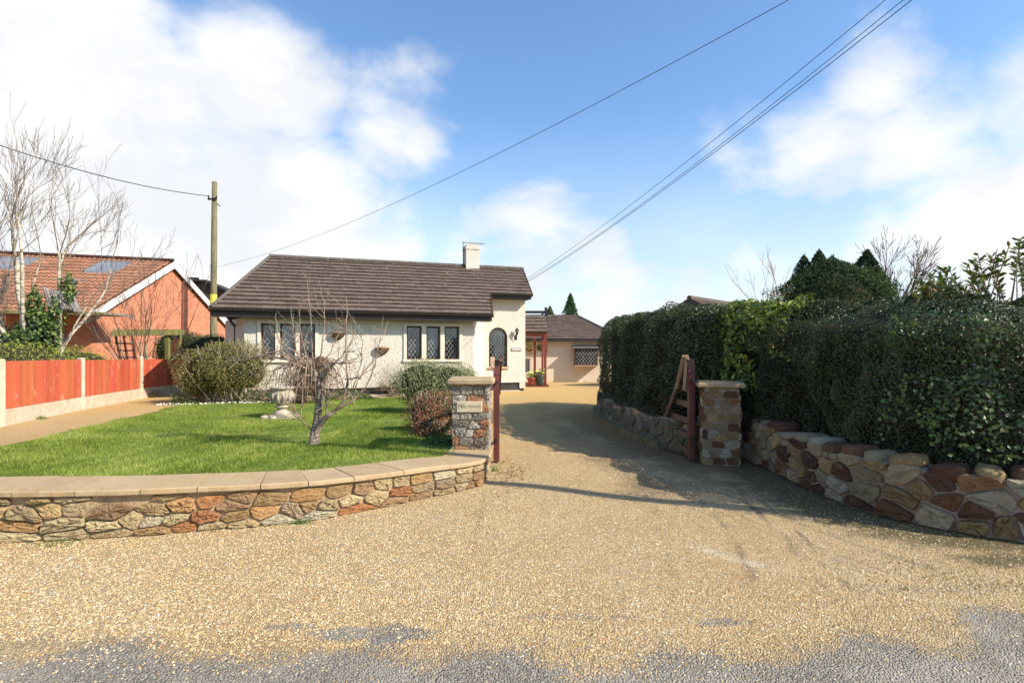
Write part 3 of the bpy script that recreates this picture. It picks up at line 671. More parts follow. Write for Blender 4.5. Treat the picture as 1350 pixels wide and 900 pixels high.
# gates ---------------------------------------------------------------
def gate(loc, rot, L, H, flip, label, broken):
    """swept field gate, hinge stile at the origin, leaf along +x, face -y"""
    root = thing('timber_gate', loc, label, 'gate', 'timber driveway gates'); M = Matrix.Translation(loc) @ Matrix.Rotation(rot, 4, 'Z')
    sd = -1 if broken else 1
    m = MB(); m.M = M; pts = [(0, 0, .02), (0, 0, H * .7), (.012, 0, H * .86), (.05, 0, H)]
    for a, b in zip(pts[:-1], pts[1:]): m.beam(a, b, .085, .085, (1, 0, 0))
    m.build('hinge_stile', M_maroon, root)
    hl = lambda x: H * .97 * (1 - x / L) + .35 * H * (x / L) if broken else H * .96 * (1 - x / L) ** 1.0 + .62 * H * (x / L)
    m = MB(); m.M = M
    m.beam((-.05, -.062 * sd, H * 1.02), (L, -.062 * sd, .30 if broken else hl(L)), .03, .085); m.build('sweep_brace', M_maroon_old if broken else M_maroon, root)
    m = MB(); m.M = M; m.beam((L, 0, .06), (L, 0, hl(L) + .03), .07, .07, (1, 0, 0)); m.build('latch_stile', M_maroon_old, root)
    for k_, z in enumerate((.12, .33, .55, .78, 1.0)):
        xe = L if z < hl(L) else L * (H * .97 - z) / (H * .97 - hl(L)); m = MB(); m.M = M; m.beam((.043, 0, z), (max(xe, .2), 0, z), .028, .085)
        m.build('rail', M_maroon_old, root)
    if broken:
        for a, b in (((.06, .08, H * .70), (-.05, .08, H + .06)), ((.30, .115, H * .70), (-.02, .115, H + .05))):
            m = MB(); m.M = M; m.beam(a, b, .022, .036, (0, 1, 0)); m.build('top_brace', M_barewood, root)
    else:
        m = MB(); m.M = M; m.beam((-.02, .052, H * .93), (.03, .052, H + .05), .03, .06, (0, 1, 0)); m.build('top_brace', M_barewood, root)
    for z in (.3, H * .78):
        m = MB(); m.M = M; m.box((-.11, -.02, z), (-.044, .02, z + .035)); m.build('hinge', M_black, root)
    return root
gate((-.215, 7.52, .0), R(92), 1.5, 1.40, False, 'dark maroon timber gate swung open edge on beside the name stone pillar', False)
gate((2.50, 7.62, .0), R(90.5), 1.25, 1.42, True, 'weathered maroon timber gate with pale crossed brace tips, propped open before the hedge', True)

# ------------------------------------------------------------------ bungalow
TH = R(18); U = np.array((math.cos(TH), math.sin(TH))); N_ = np.array((-math.sin(TH), math.cos(TH)))
FD = 15.2; F0 = np.array(((430 - 675) / F * FD, FD)); E0 = F0 - .42 * N_
def S2(s, r): return E0 + U * s + N_ * r
def s_at(px, r):
    k = (px - 675) / F; p = E0 + N_ * r; return (k * p[1] - p[0]) / (U[0] - k * U[1])
def W(s, r, z): p = S2(s, r); return Vector((p[0], p[1], z))
def row(px, r, py): p = S2(s_at(px, r), r); return zat(py, p[1])
ZE = row(430, 0, 410); RUN = 3.6; ZR = row(520, RUN, 346.5); zr = lambda r: ZE + (ZR - ZE) * r / RUN
eL, rL, rR, lR = s_at(277, 0), s_at(357, RUN), s_at(689, RUN), s_at(649, 0)
best = min(np.linspace(.8, 2.6, 200), key=lambda r: abs(row(700, r, 388) - zr(r))); RH = float(best); hR, hL = s_at(701, RH), s_at(646, RH)
left = lambda r: eL + (rL - eL) * r / RUN
right = lambda r: lR + (hL - lR) * r / RH if r < RH else hR + (rR - hR) * (r - RH) / (RUN - RH)
hb = W(s_at(500, .42), .42, GARDEN)
house = thing('bungalow', hb, 'white roughcast bungalow with brown tiled roof and leaded windows beyond the lawn', 'house')
def roofing(mb, P00, leftf, rightf, run, zfun, Wf, ncourse, tw, seed, wave=0.0):
    r_ = random.Random(seed)
    for k_ in range(ncourse):
        ra, rb = run * k_ / ncourse, run * (k_ + 1) / ncourse + .02; lo = leftf(ra); hi = max(rightf(ra), rightf(min(rb, run)) if True else 0); hi = rightf((ra + rb) / 2 if abs(rightf(ra) - rightf(rb)) > .5 else ra)
        s = lo - (tw / 2 if k_ % 2 else 0)
        while s < hi:
            a, b = max(s, lo), min(s + tw, hi)
            if b - a > .02:
                j = r_.uniform(-.003, .003); g_ = r_.uniform(.82, 1.15); t_ = .045
                dl = leftf(min(rb, run)) - lo if a == lo else 0; dr = (rightf(min(rb, run)) - hi) if (b == hi and abs(rightf(min(rb, run)) - hi) < .5) else 0
                za, zb = zfun(ra) + t_ + j, zfun(rb) + .006 + j
                vs_ = [Wf(a + .003, ra, za), Wf(b - .003, ra, za), Wf(b - .003 + dr, rb, zb), Wf(a + .003 + dl, rb, zb), Wf(a + .003, ra, za - t_ - .01), Wf(b - .003, ra, za - t_ - .01), Wf(b - .003 + dr, rb, zb - .02), Wf(a + .003 + dl, rb, zb - .02)]
                if wave:
                    n = 6; top = []; 
                    for i in range(n + 1):
                        f_ = i / n; wv = wave * (math.cos(f_ * 4 * math.pi) * .5 + .5); top.append((a + (b - a) * f_, wv))
                    vs2 = [Wf(x, ra, za + wv) for x, wv in top] + [Wf(x + (dl if False else 0), rb, zb + wv) for x, wv in top] + [Wf(x, ra, za - t_) for x, wv in top]
                    mb.add(vs2, [(i, i + 1, n + 2 + i, n + 1 + i) for i in range(n)], (g_, g_, g_)); mb.add(vs2, [(2 * n + 2 + i, 2 * n + 3 + i, i + 1, i) for i in range(n)], (.3, .3, .3))
                else:
                    mb.add(vs_, [(0, 1, 2, 3), (5, 6, 2, 1), (7, 4, 0, 3)], (g_, g_ * r_.uniform(.97, 1.02), g_ * r_.uniform(.94, 1.03))); mb.add(vs_, [(4, 5, 1, 0)], (.16, .15, .15))
            s += tw
roof = MB(); roofing(roof, None, left, right, RUN, zr, W, 15, .30, 1)
bk = lambda s, r: W(s, 2 * RUN - r, zr(r))
g_ = (.95, .95, .95); u0 = -.012
roof.add([W(left(0) + .05, .05, ZE + u0), W(lR - .02, .05, ZE + u0), W(hL - .02, RH, zr(RH) + u0), W(hR, RH, zr(RH) + u0), W(rR, RUN, ZR + u0), W(rL, RUN, ZR + u0)], [tuple(range(6))], g_)
roof.add([W(rL, RUN, ZR), W(rR, RUN, ZR), W(rR + .35, 2 * RUN, ZE), W(eL - .6, 2 * RUN + 1.2, ZE)], [(0, 1, 2, 3)], g_)
roof.add([W(eL, 0, ZE), W(rL, RUN, ZR), W(eL - .6, 2 * RUN + 1.2, ZE)], [(0, 1, 2)], g_)
rf = roof.build('roof', M_tile, house)
m = MB(); kk = 0; s = rL - .03      # ridge tiles
while s < rR + .02:
    a, b = s, min(s + .45, rR + .02); pts = []
    for q in (a, b - .012):
        for i in range(7):
            an = math.pi * i / 6; pts.append(W(q, RUN - .13 * math.cos(an), ZR - .02 + .10 * math.sin(an) + (0.006 if q == a else 0)))
    m.add(pts, [(i, i + 1, 8 + i, 7 + i) for i in range(6)] + [tuple(range(7))]); s += .45
m.build('ridge_tiles', M_ridge, rf)
m = MB()    # hip edge tiles, verge board
m.tube([W(left(r) - .0, r, zr(r) + .03) for r in np.linspace(0, RUN, 8)], .055, 6)
m.build('hip_tiles', M_ridge, rf)
# fascia + gutter
m = MB(); m.beam(W(eL, .05, ZE - .11), W(lR, .05, ZE - .11), .03, .17); m.beam(W(hL - .05, RH + .05, zr(RH) - .09), W(hR, RH + .05, zr(RH) - .09), .03, .15)
m.add([W(eL, .06, ZE - .19), W(lR, .06, ZE - .19), W(lR, .45, ZE - .19), W(eL, .45, ZE - .19)], [(0, 1, 2, 3)])
m.add([W(hL, RH + .06, zr(RH) - .16), W(hR, RH + .06, zr(RH) - .16), W(hR, RH + .5, zr(RH) - .16), W(hL, RH + .5, zr(RH) - .16)], [(0, 1, 2, 3)])
m.build('fascia', M_fascia, house)
def gutter(mb, a, b, r_=.055):
    a = Vector(a); b = Vector(b); d = (b - a).normalized(); sd = d.cross(Vector((0, 0, 1))); vs_ = []
    for p in (a, b):
        for i in range(7): an = math.pi * i / 6; vs_.append(p + sd * r_ * math.cos(an) - Vector((0, 0, 1)) * r_ * math.sin(an))
        for i in range(6, -1, -1): an = math.pi * i / 6; vs_.append(p + sd * (r_ - .006) * math.cos(an) - Vector((0, 0, 1)) * (r_ - .006) * math.sin(an))
    mb.add(vs_, [(i, (i + 1) % 14, 14 + (i + 1) % 14, 14 + i) for i in range(14)] + [tuple(range(14)), tuple(range(27, 13, -1))])
m = MB(); gutter(m, W(eL - .02, -.035, ZE - .01), W(lR + .03, -.035, ZE - .01)); gutter(m, W(hL + .05, RH - .035, zr(RH) - .01), W(hR + .03, RH - .035, zr(RH) - .01)); m.build('gutter', M_black, house)
m = MB(); m.beam(W(lR + .02, -.01, ZE - .03), W(hL + .02, RH, zr(RH) - .03), .03, .14); m.beam(W(hR + .02, RH, zr(RH) - .03), W(rR + .02, RUN, ZR - .05), .03, .13); m.build('bargeboard', M_frame, house)
# walls
RF = .42; RA = RH + .38
sF0, sF1 = s_at(322, RF), s_at(624, RF); sA0, sA1 = s_at(637, RA), s_at(692.5, RA)
WX0, WX1 = [s_at(536, RF), s_at(562, RF), s_at(586, RF)], [s_at(556, RF), s_at(580.5, RF), s_at(605.5, RF)]
LX0, LX1 = [s_at(344, RF), s_at(369, RF), s_at(395, RF)], [s_at(363, RF), s_at(389, RF), s_at(415.5, RF)]
wzt, wzb = row(570, RF, 430), row(570, RF, 473.5)
lzt, lzb = row(380, RF, 426.5), row(380, RF, 474)
def wall_cells(mb, a, b, z0, z1, r0, r1, holes, zcap=None):
    sx = sorted({a, b} | {h[0] for h in holes} | {h[1] for h in holes}); zs = sorted({z0, z1} | {h[2] for h in holes} | {h[3] for h in holes})
    for i in range(len(sx) - 1):
        for j in range(len(zs) - 1):
            cx, cz = (sx[i] + sx[i + 1]) / 2, (zs[j] + zs[j + 1]) / 2
            if any(h[0] < cx < h[1] and h[2] < cz < h[3] for h in holes): continue
            s0_, s1_, q0, q1 = sx[i], sx[i + 1], zs[j], zs[j + 1]
            mb.add([W(s0_, r0, q0), W(s1_, r0, q0), W(s1_, r1, q0), W(s0_, r1, q0), W(s0_, r0, q1), W(s1_, r0, q1), W(s1_, r1, q1), W(s0_, r1, q1)],
                   [(0, 3, 2, 1), (4, 5, 6, 7), (0, 1, 5, 4), (1, 2, 6, 5), (2, 3, 7, 6), (3, 0, 4, 7)])
PZ = GARDEN + .26
wl = MB(); zt = ZE - .19
wall_cells(wl, sF0, sF1, PZ, zt, RF, RF + .26, [(LX0[0] - .02, LX1[2] + .02, lzb, lzt), (WX0[0] - .02, WX1[2] + .02, wzb, wzt)])
# return wall to the set-back part, arch wall
def quadwall(mb, p, q, z0, z1, t_=.2, z1b=None):
    p = Vector(p); q = Vector(q); d = (q - p).normalized(); nn = Vector((-d.y, d.x, 0)) * t_; z1b = z1 if z1b is None else z1b
    P = [p, q, q + nn, p + nn]; mb.add([Vector((v.x, v.y, z0)) for v in P] + [Vector((P[0].x, P[0].y, z1)), Vector((P[1].x, P[1].y, z1b)), Vector((P[2].x, P[2].y, z1b)), Vector((P[3].x, P[3].y, z1))],
           [(0, 3, 2, 1), (4, 5, 6, 7), (0, 1, 5, 4), (1, 2, 6, 5), (2, 3, 7, 6), (3, 0, 4, 7)])
zt2 = zr(RH) - .16
quadwall(wl, W(sF1 - .002, RF + .002, 0), W(sA0 - .0, RA + .0, 0), PZ, zt, .2, zt2 - .0)
quadwall(wl, W(sA1, RA, 0), W(sA1 + .35, 2 * RUN - .3, 0), PZ - .2, zt2 - .05, .2)
wl.add([W(sA1 + .01, RA, zt2 - .06), W(sA1 + .36, 2 * RUN - .3, ZE - .1), W(sA1 + .2, RUN, ZR - .06)], [(0, 1, 2)])
lc = W(sF0, RF, 0); q = at(297, 500, lc.y + 1.5); quadwall(wl, Vector((q.x, q.y, 0)), Vector((lc.x, lc.y, 0)) - Vector((.0, .0, 0)), PZ - .3, zt, .2)
q2 = W(eL - .3, 2 * RUN + .8, 0); quadwall(wl, q2, Vector((q.x, q.y, 0)), PZ - .3, zt, .2); quadwall(wl, W(sA1 + .3, 2 * RUN - .3, 0), q2, PZ - .3, zt, .2)
# arched wall: front face with an arch opening
aS0, aS1 = s_at(644.5, RA), s_at(669, RA); azb, azt = row(657, RA, 483.5), row(657, RA, 431.5); ac = (aS0 + aS1) / 2; ar = (aS1 - aS0) / 2; asp = azt - ar
archp = [(ac + ar * math.cos(a), asp + ar * math.sin(a)) for a in np.linspace(0, math.pi, 25)]       # right -> left over the top
def arch_wall(mb, r0, r1):
    for rr in (r0, r1):
        for (x0, z0), (x1, z1) in zip(archp[:-1], archp[1:]): mb.add([W(x0, rr, z0), W(x0, rr, zt2), W(x1, rr, zt2), W(x1, rr, z1)], [(0, 1, 2, 3)])
        mb.add([W(sA0, rr, PZ), W(aS0, rr, PZ), W(aS0, rr, zt2), W(sA0, rr, zt2)], [(0, 1, 2, 3)]); mb.add([W(aS1, rr, PZ), W(sA1, rr, PZ), W(sA1, rr, zt2), W(aS1, rr, zt2)], [(0, 1, 2, 3)])
        mb.add([W(aS0, rr, PZ), W(aS1, rr, PZ), W(aS1, rr, azb), W(aS0, rr, azb)], [(0, 1, 2, 3)])
    ring = [(aS0, azb), (aS1, azb)] + archp
    for (x0, z0), (x1, z1) in zip(ring, ring[1:] + ring[:1]): mb.add([W(x0, r0, z0), W(x1, r0, z1), W(x1, r1, z1), W(x0, r1, z0)], [(0, 1, 2, 3)])
    mb.add([W(sA0, r0, zt2), W(sA1, r0, zt2), W(sA1, r1, zt2), W(sA0, r1, zt2)], [(0, 1, 2, 3)]); mb.add([W(sA0, r0, PZ), W(sA1, r0, PZ), W(sA1, r1, PZ), W(sA0, r1, PZ)], [(0, 1, 2, 3)])
arch_wall(wl, RA, RA + .22)
wl.build('wall', M_render, house)
m = MB()
def rbox(mb, s0_, s1_, r0, r1, z0, z1):
    mb.add([W(s0_, r0, z0), W(s1_, r0, z0), W(s1_, r1, z0), W(s0_, r1, z0), W(s0_, r0, z1), W(s1_, r0, z1), W(s1_, r1, z1), W(s0_, r1, z1)], [(0, 3, 2, 1), (4, 5, 6, 7), (0, 1, 5, 4), (1, 2, 6, 5), (2, 3, 7, 6), (3, 0, 4, 7)])
rbox(m, sF0 + .03, sF1 - .03, RF + .05, RF + .24, GARDEN - .3, PZ); quadwall(m, W(sF1 - .04, RF + .05, 0), W(sA0, RA + .05, 0), GARDEN - .3, PZ, .1); rbox(m, sA0, sA1 - .04, RA + .05, RA + .2, GARDEN - .3, PZ)
m.build('plinth', M_plinth, house)
m = MB(); rbox(m, sF0 + .4, sF1 + .1, RF - .12, RF + .04, GARDEN - .1, GARDEN + .07); rbox(m, sA0 - .5, sA1 - .25, RA - .2, RA + .04, GARDEN - .12, GARDEN - .0); m.build('footing_strip', M_conc, house)
# dark room behind the windows
m = MB(); rbox(m, sF0 + .35, sF1 - .1, RF + .9, RF + 1.0, PZ, zt); m.build('room_backing', M_inner, house)
m = MB(); rbox(m, sA0 + .1, sA1 - .1, RA + .9, RA + 1.0, PZ, zt2); m.build('room_backing', M_inner, house)
def lattice(mb, s0_, s1_, z0, z1, r, dx=.115, dz=.17, th=.009, inside=None):
    # diagonal lead strips clipped to the rectangle / shape
    def seg(p, q_):
        n = 24; pts = [(p[0] + (q_[0] - p[0]) * i / n, p[1] + (q_[1] - p[1]) * i / n) for i in range(n + 1)]
        run_ = [pt for pt in pts if (s0_ <= pt[0] <= s1_ and z0 <= pt[1] <= z1 and (inside is None or inside(*pt)))]
        if len(run_) > 1: mb.beam(W(run_[0][0], r, run_[0][1]), W(run_[-1][0], r, run_[-1][1]), .006, th, (U[1], -U[0], 0))
    H = z1 - z0; k0 = H / dz * dx
    x = s0_ - k0
    while x < s1_ + .01: seg((x, z0), (x + k0, z1)); seg((x + k0, z0), (x, z1)); x += dx
def light(s0_, s1_, z0, z1, r, group=None, curt=True):
    fr = MB(); w_ = .045
    for a, b, c, d in ((s0_, s1_, z1 - w_, z1), (s0_, s1_, z0, z0 + w_), (s0_, s0_ + w_, z0 + w_, z1 - w_), (s1_ - w_, s1_, z0 + w_, z1 - w_)): rbox(fr, a, b, r + .0, r + .06, c, d)
    f = fr.build('window', M_frame, house)
    p = MB(); p.add([W(s0_ + w_, r + .03, z0 + w_), W(s1_ - w_, r + .03, z0 + w_), W(s1_ - w_, r + .03, z1 - w_), W(s0_ + w_, r + .03, z1 - w_)], [(0, 1, 2, 3)]); p.build('pane', M_glass, f)
    l = MB(); lattice(l, s0_ + w_, s1_ - w_, z0 + w_, z1 - w_, r + .022); l.build('leading', M_lead, f)
    if curt:
        c = MB(); n = 26
        for (a, b, bow) in (((s0_, s1_, 0),) if curt == 1 else ((s0_, s0_ + (s1_ - s0_) * .42, 1),) if curt == 2 else ((s1_ - (s1_ - s0_) * .4, s1_, -1),)):
            vs_ = []
            for i in range(n + 1):
                x = a + (b - a) * i / n; o_ = .018 * math.sin(i * 1.6)
                for zi in range(5): zz_ = z0 + (z1 - z0) * zi / 4; sh = bow * .12 * math.sin(zi / 4 * math.pi) * (-1) * ((x - a) / (b - a) if bow > 0 else (b - x) / (b - a)); vs_.append(W(x + sh, r + .16 + o_, zz_))
            c.add(vs_, [(i * 5 + j, i * 5 + 5 + j, i * 5 + 6 + j, i * 5 + 1 + j) for i in range(n) for j in range(4)], None, True)
        c.build('curtain', M_curtain, f)
for i in range(3): light(LX0[i], LX1[i], lzb, lzt, RF + .09, None, (3, 1, 2)[i]); light(WX0[i], WX1[i], wzb, wzt, RF + .09, None, (2, 1, 3)[i])
for X0, X1, zb_, zt_ in ((LX0, LX1, lzb, lzt), (WX0, WX1, wzb, wzt)):
    m = MB(); o_ = .085
    rbox(m, X0[0] - o_, X0[0], RF - .035, RF + .2, zb_ - .0, zt_); rbox(m, X1[2], X1[2] + o_, RF - .035, RF + .2, zb_, zt_)
    rbox(m, X1[0], X0[1], RF - .03, RF + .2, zb_, zt_); rbox(m, X1[1], X0[2], RF - .03, RF + .2, zb_, zt_)
    rbox(m, X0[0] - o_, X1[2] + o_, RF - .035, RF + .2, zt_, zt_ + .075); rbox(m, X0[0] - o_ - .02, X1[2] + o_ + .02, RF - .06, RF + .2, zb_ - .07, zb_)
    m.build('window_surround', M_surround, house)
# arched window
fr = MB(); inner = [(ac + (ar - .05) * math.cos(a), asp + (ar - .05) * math.sin(a)) for a in np.linspace(0, math.pi, 25)]
rg_o = [(aS0, azb), (aS1, azb)] + archp; rg_i = [(aS0 + .05, azb + .05), (aS1 - .05, azb + .05)] + inner; r0 = RA + .06; n = len(rg_o)
vs_ = [W(x, r0, z) for x, z in rg_o] + [W(x, r0, z) for x, z in rg_i] + [W(x, r0 + .06, z) for x, z in rg_i]
fr.add(vs_, [(i, (i + 1) % n, n + (i + 1) % n, n + i) for i in range(n)] + [(n + i, n + (i + 1) % n, 2 * n + (i + 1) % n, 2 * n + i) for i in range(n)])
f = fr.build('window', M_frame, house); f['label'] = 'tall arched leaded window'
p = MB(); p.add([W(x, r0 + .03, z) for x, z in rg_i], [tuple(range(n))]); p.build('pane', M_glass, f)
l = MB(); lattice(l, aS0 + .05, aS1 - .05, azb + .05, azt - .05, r0 + .02, .115, .17, .009, lambda x, z: z < asp or math.hypot(x - ac, z - asp) < ar - .05); l.build('leading', M_lead, f)
c = MB(); vs_ = [] ; n = 30
for i in range(n + 1):
    x = aS0 + (aS1 - aS0) * i / n; zlo = azt - .42 - .18 * abs(math.sin(i / n * math.pi * 2)); vs_ += [W(x, r0 + .16 + .02 * math.sin(i * 1.4), azt), W(x, r0 + .16 + .02 * math.sin(i * 1.4), zlo)]
c.add(vs_, [(2 * i, 2 * i + 2, 2 * i + 3, 2 * i + 1) for i in range(n)], None, True); vs_ = []
for i in range(n + 1):
    x = ac - .1 + (aS1 - ac + .1) * i / n; vs_ += [W(x, r0 + .2 + .02 * math.sin(i * 1.7), azt), W(x + .05, r0 + .2 + .02 * math.sin(i * 1.7), azb)]
c.add(vs_, [(2 * i, 2 * i + 2, 2 * i + 3, 2 * i + 1) for i in range(n)], None, True); c.build('curtain', M_curtain, f)
m = MB(); rbox(m, aS0 - .03, aS1 + .03, RA - .06, RA + .06, azb - .06, azb - .004); m.build('window_sill', M_barewood, house)
# chimney + aerial
cs0, cs1 = s_at(612.5, RUN), s_at(630, RUN); czt = row(621, RUN, 323)
m = MB(); rbox(m, cs0, cs1, RUN - .24, RUN + .24, ZR - .35, czt - .05); rbox(m, cs0 - .02, cs1 + .02, RUN - .26, RUN + .26, czt - .2, czt - .13)
ch = m.build('chimney', M_render, rf); 
m = MB(); rbox(m, cs0 + .05, cs1 - .05, RUN - .2, RUN + .2, czt - .05, czt); m.build('chimney_cap', M_conc, rf)
aer = thing('television_aerial', W(cs0 - .06, RUN, ZR), 'thin metal television aerial beside the white chimney', 'aerial'); m = MB()
m.tube([W(cs0 - .05, RUN, ZR), W(cs0 - .05, RUN, row(612, RUN, 318))], .018, 6); m.build('mast', M_grey, aer)
m = MB(); za = row(620, RUN, 320); m.tube([W(cs0 - .1, RUN, za), W(s_at(639, RUN), RUN, za - .02)], .012, 5)
for i in range(12): s = cs0 + (s_at(638, RUN) - cs0) * i / 11; m.tube([W(s, RUN - .08 - .004 * i, za - .01), W(s, RUN + .08 + .004 * i, za - .01)], .007, 4); m.tube([W(s, RUN, za - .045), W(s, RUN, za + .03)], .006, 4)
m.build('antenna', M_grey, aer)
m = MB(); rbox(m, s_at(586, RUN), cs0 - .08, RUN + .2, RUN + .5, ZR - .1, ZR + .035); m.build('roof_vent', M_black, rf)
# downpipe at the left
m = MB(); m.tube([at(300, 413, lc.y + .1), at(300, 418, lc.y + .15), at(310, 431, lc.y + .72), at(310, 500, lc.y + .72)], .035, 8); m.build('downpipe', M_black, house)
# wall lantern, name board, hanging baskets
ls = s_at(680, RA); lz = row(680, RA, 440); lan = thing('wall_lantern', W(ls, RA - .02, lz), 'small black carriage lantern on the wall right of the arched window', 'lamp')
m = MB(); c0 = W(ls, RA - .13, lz); m.lathe([(.03, lz - .02), (.055, lz + .10), (.06, lz + .11)], (c0.x, c0.y), 6); m.build('lamp_glass', M_glass, lan)
m = MB(); m.lathe([(.075, lz + .105), (.05, lz + .15), (.015, lz + .19), (.01, lz + .22)], (c0.x, c0.y), 6); m.lathe([(.012, lz - .05), (.035, lz - .02), (.03, lz - .012)], (c0.x, c0.y), 6)
for i in range(6): a = i * math.pi / 3; m.tube([(c0.x + .03 * math.cos(a), c0.y + .03 * math.sin(a), lz - .015), (c0.x + .058 * math.cos(a), c0.y + .058 * math.sin(a), lz + .105)], .006, 4)
m.build('lamp_cage', M_black, lan)
m = MB(); m.tube([W(ls, RA, lz - .1), W(ls, RA - .08, lz - .16), W(ls, RA - .13, lz - .05)], .012, 6); rbox(m, ls - .04, ls + .04, RA - .02, RA - .001, lz - .2, lz - .03); m.build('bracket', M_black, lan)
m = MB(); a0, a1 = s_at(674, RA), s_at(687, RA); z0_, z1_ = row(680, RA, 462.5), row(680, RA, 458.5); rbox(m, a0, a1, RA - .025, RA - .001, z0_, z1_)
nb = tag(m.build('name_board', M_slate, None, W((a0 + a1) / 2, RA, z0_)), 'small slate name board on the white wall below the lantern', 'sign')
m = MB(); rbox(m, a0 + .03, a1 - .03, RA - .029, RA - .0255, z0_ + .025, z1_ - .025); m.build('lettering', M_lead, nb)
def basket(px, py, seed):
    s = s_at(px, RF); z = row(px, RF, py); r_ = random.Random(seed); b = thing('wall_basket', W(s, RF - .01, z), {1: 'half round wicker wall basket higher up, nearer the left hand windows', 2: 'half round wicker wall basket hanging lower, nearer the right hand windows'}[seed], 'planter', 'wicker wall baskets')
    m = MB()
    for i in range(9):
        a = math.pi * i / 8; m.tube([W(s + .2 * math.cos(a), RF - .02 - .17 * math.sin(a), z), W(s + .15 * math.cos(a), RF - .02 - .13 * math.sin(a), z - .1), W(s + .02 * math.cos(a), RF - .02, z - .19)], .012, 5)
    for zz_, k_ in ((0, 1), (-.06, .86), (-.12, .62)): m.tube([W(s + .2 * k_ * math.cos(a), RF - .02 - .17 * k_ * math.sin(a), z + zz_) for a in np.linspace(0, math.pi, 12)], .014, 5)
    m.build('basket_frame', M_wicker, b)
    m = MB(); vs_ = [W(s + .18 * math.cos(a), RF - .02 - .15 * math.sin(a), z + .02) for a in np.linspace(0, math.pi, 12)] + [W(s, RF - .03, z - .17)] + [W(s, RF - .05, z + .05)]
    m.add(vs_, [(i, i + 1, 12) for i in range(11)] + [(i + 1, i, 13) for i in range(11)]); m.build('moss_lining', M_barewood, b)
basket(445, 439, 1); basket(503.5, 459, 2)

# ------------------------------------------------------------------ porch, rear wing
wing = thing('rear_wing', (3, 26.5, .1), 'low cream rendered wing with brown tiled roof at the end of the drive', 'house'); WD = 26.6; wg0 = .10
X = lambda px, D=WD: (px - 675) / F * D
wzE = zat(447, WD); wzR = zat(417, WD + 2.9); m = MB()
def xbox(mb, x0, x1, y0, y1, z0, z1, col=None): mb.box((x0, y0, z0), (x1, y1, z1), col)
bw0, bw1, bz0, bz1 = X(757), X(786), zat(481, WD), zat(459, WD); d0, d1, dz0, dz1 = X(688), X(699), zat(492, WD), zat(472, WD)
def cells(mb, xa, xb, za, zb, y0, y1, holes):
    sx = sorted({xa, xb} | {h[0] for h in holes} | {h[1] for h in holes}); zs = sorted({za, zb} | {h[2] for h in holes} | {h[3] for h in holes})
    for i in range(len(sx) - 1):
        for j in range(len(zs) - 1):
            cx, cz = (sx[i] + sx[i + 1]) / 2, (zs[j] + zs[j + 1]) / 2
            if not any(h[0] < cx < h[1] and h[2] < cz < h[3] for h in holes): mb.box((sx[i], y0, zs[j]), (sx[i + 1], y1, zs[j + 1]))
cells(m, X(684), X(812), wg0 - .1, wzE - .02, WD, WD + .25, [(bw0, bw1, bz0, bz1), (d0, d1, dz0, dz1)]); m.box((X(812) - .25, WD + .25, wg0 - .1), (X(812), WD + 5.5, wzE - .02)); m.box((X(684), WD + .25, wg0 - .1), (X(684) + .25, WD + 5.5, wzE - .02)); m.build('wall', M_cream, wing)
m = MB(); m.box((X(684), WD + 5.3, wg0 - .1), (X(812), WD + 5.5, wzE - .02)); m.build('rear_wall', M_cream, wing); m = MB(); m.box((X(690), WD + 1.2, wg0), (X(800), WD + 1.25, wzE)); m.build('room_backing', M_inner, wing)
We = lambda s, r, z: Vector((s, WD - .35 + r, z)); wr = 3.25; wz = lambda r: wzE + (wzR - wzE) * r / wr
lf = lambda r: X(684) - .3 + .0 * r; rt = lambda r: X(812) + .3 + ((762 - 675) / F * (WD + 2.9) - X(812) - .3) * r / wr
m = MB(); roofing(m, None, lf, rt, wr, wz, We, 11, .3, 5); m.add([We(lf(0), 0, wzE - .02), We(rt(0), 0, wzE - .02), We(rt(wr), wr, wzR - .02), We(lf(0), wr, wzR - .02)], [(0, 1, 2, 3)], (1, 1, 1))
m.add([We(lf(0), wr, wzR), We(rt(wr), wr, wzR), We(rt(0), 2 * wr, wzE), We(lf(0), 2 * wr, wzE)], [(0, 1, 2, 3)], (1, 1, 1)); m.add([We(rt(0), 0, wzE), We(rt(0), 2 * wr, wzE), We(rt(wr), wr, wzR)], [(0, 1, 2)], (1, 1, 1)); wrf = m.build('roof', M_tile, wing)
m = MB(); m.tube([We(lf(0), wr, wzR + .02), We(rt(wr), wr, wzR + .02), We(rt(0), 0, wzE + .03)], .07, 6); m.build('ridge_tiles', M_ridge, wrf)
m = MB(); m.box((lf(0), WD - .40, wzE - .13), (rt(0), WD - .34, wzE + .0)); m.build('gutter', M_fascia, wing)
# bow window of the wing
m = MB(); y0 = WD - .42
for x in (bw0 + .02, bw0 + (bw1 - bw0) * .36, bw0 + (bw1 - bw0) * .68, bw1 - .02): m.box((x - .03, y0, bz0), (x + .03, y0 + .06, bz1))
m.box((bw0 - .01, y0 - .001, bz1 - .07), (bw1 + .01, y0 + .061, bz1)); m.box((bw0 - .01, y0 - .001, bz0), (bw1 + .01, y0 + .061, bz0 + .06)); m.box((bw0, y0 + .06, bz0), (bw0 + .04, WD, bz1)); m.box((bw1 - .04, y0 + .06, bz0), (bw1, WD, bz1)); m.box((bw0 + .04, y0 + .002, (bz0 + bz1) / 2 + .14), (bw1 - .04, y0 + .055, (bz0 + bz1) / 2 + .18))
bw = m.build('bow_window', M_frame, wing); bw['label'] = 'projecting leaded window under a grey lead canopy'
m = MB(); m.add([(bw0, y0 + .03, bz0 + .05), (bw1, y0 + .03, bz0 + .05), (bw1, y0 + .03, bz1 - .05), (bw0, y0 + .03, bz1 - .05)], [(0, 1, 2, 3)]); m.build('pane', M_glass, bw)
m = MB()
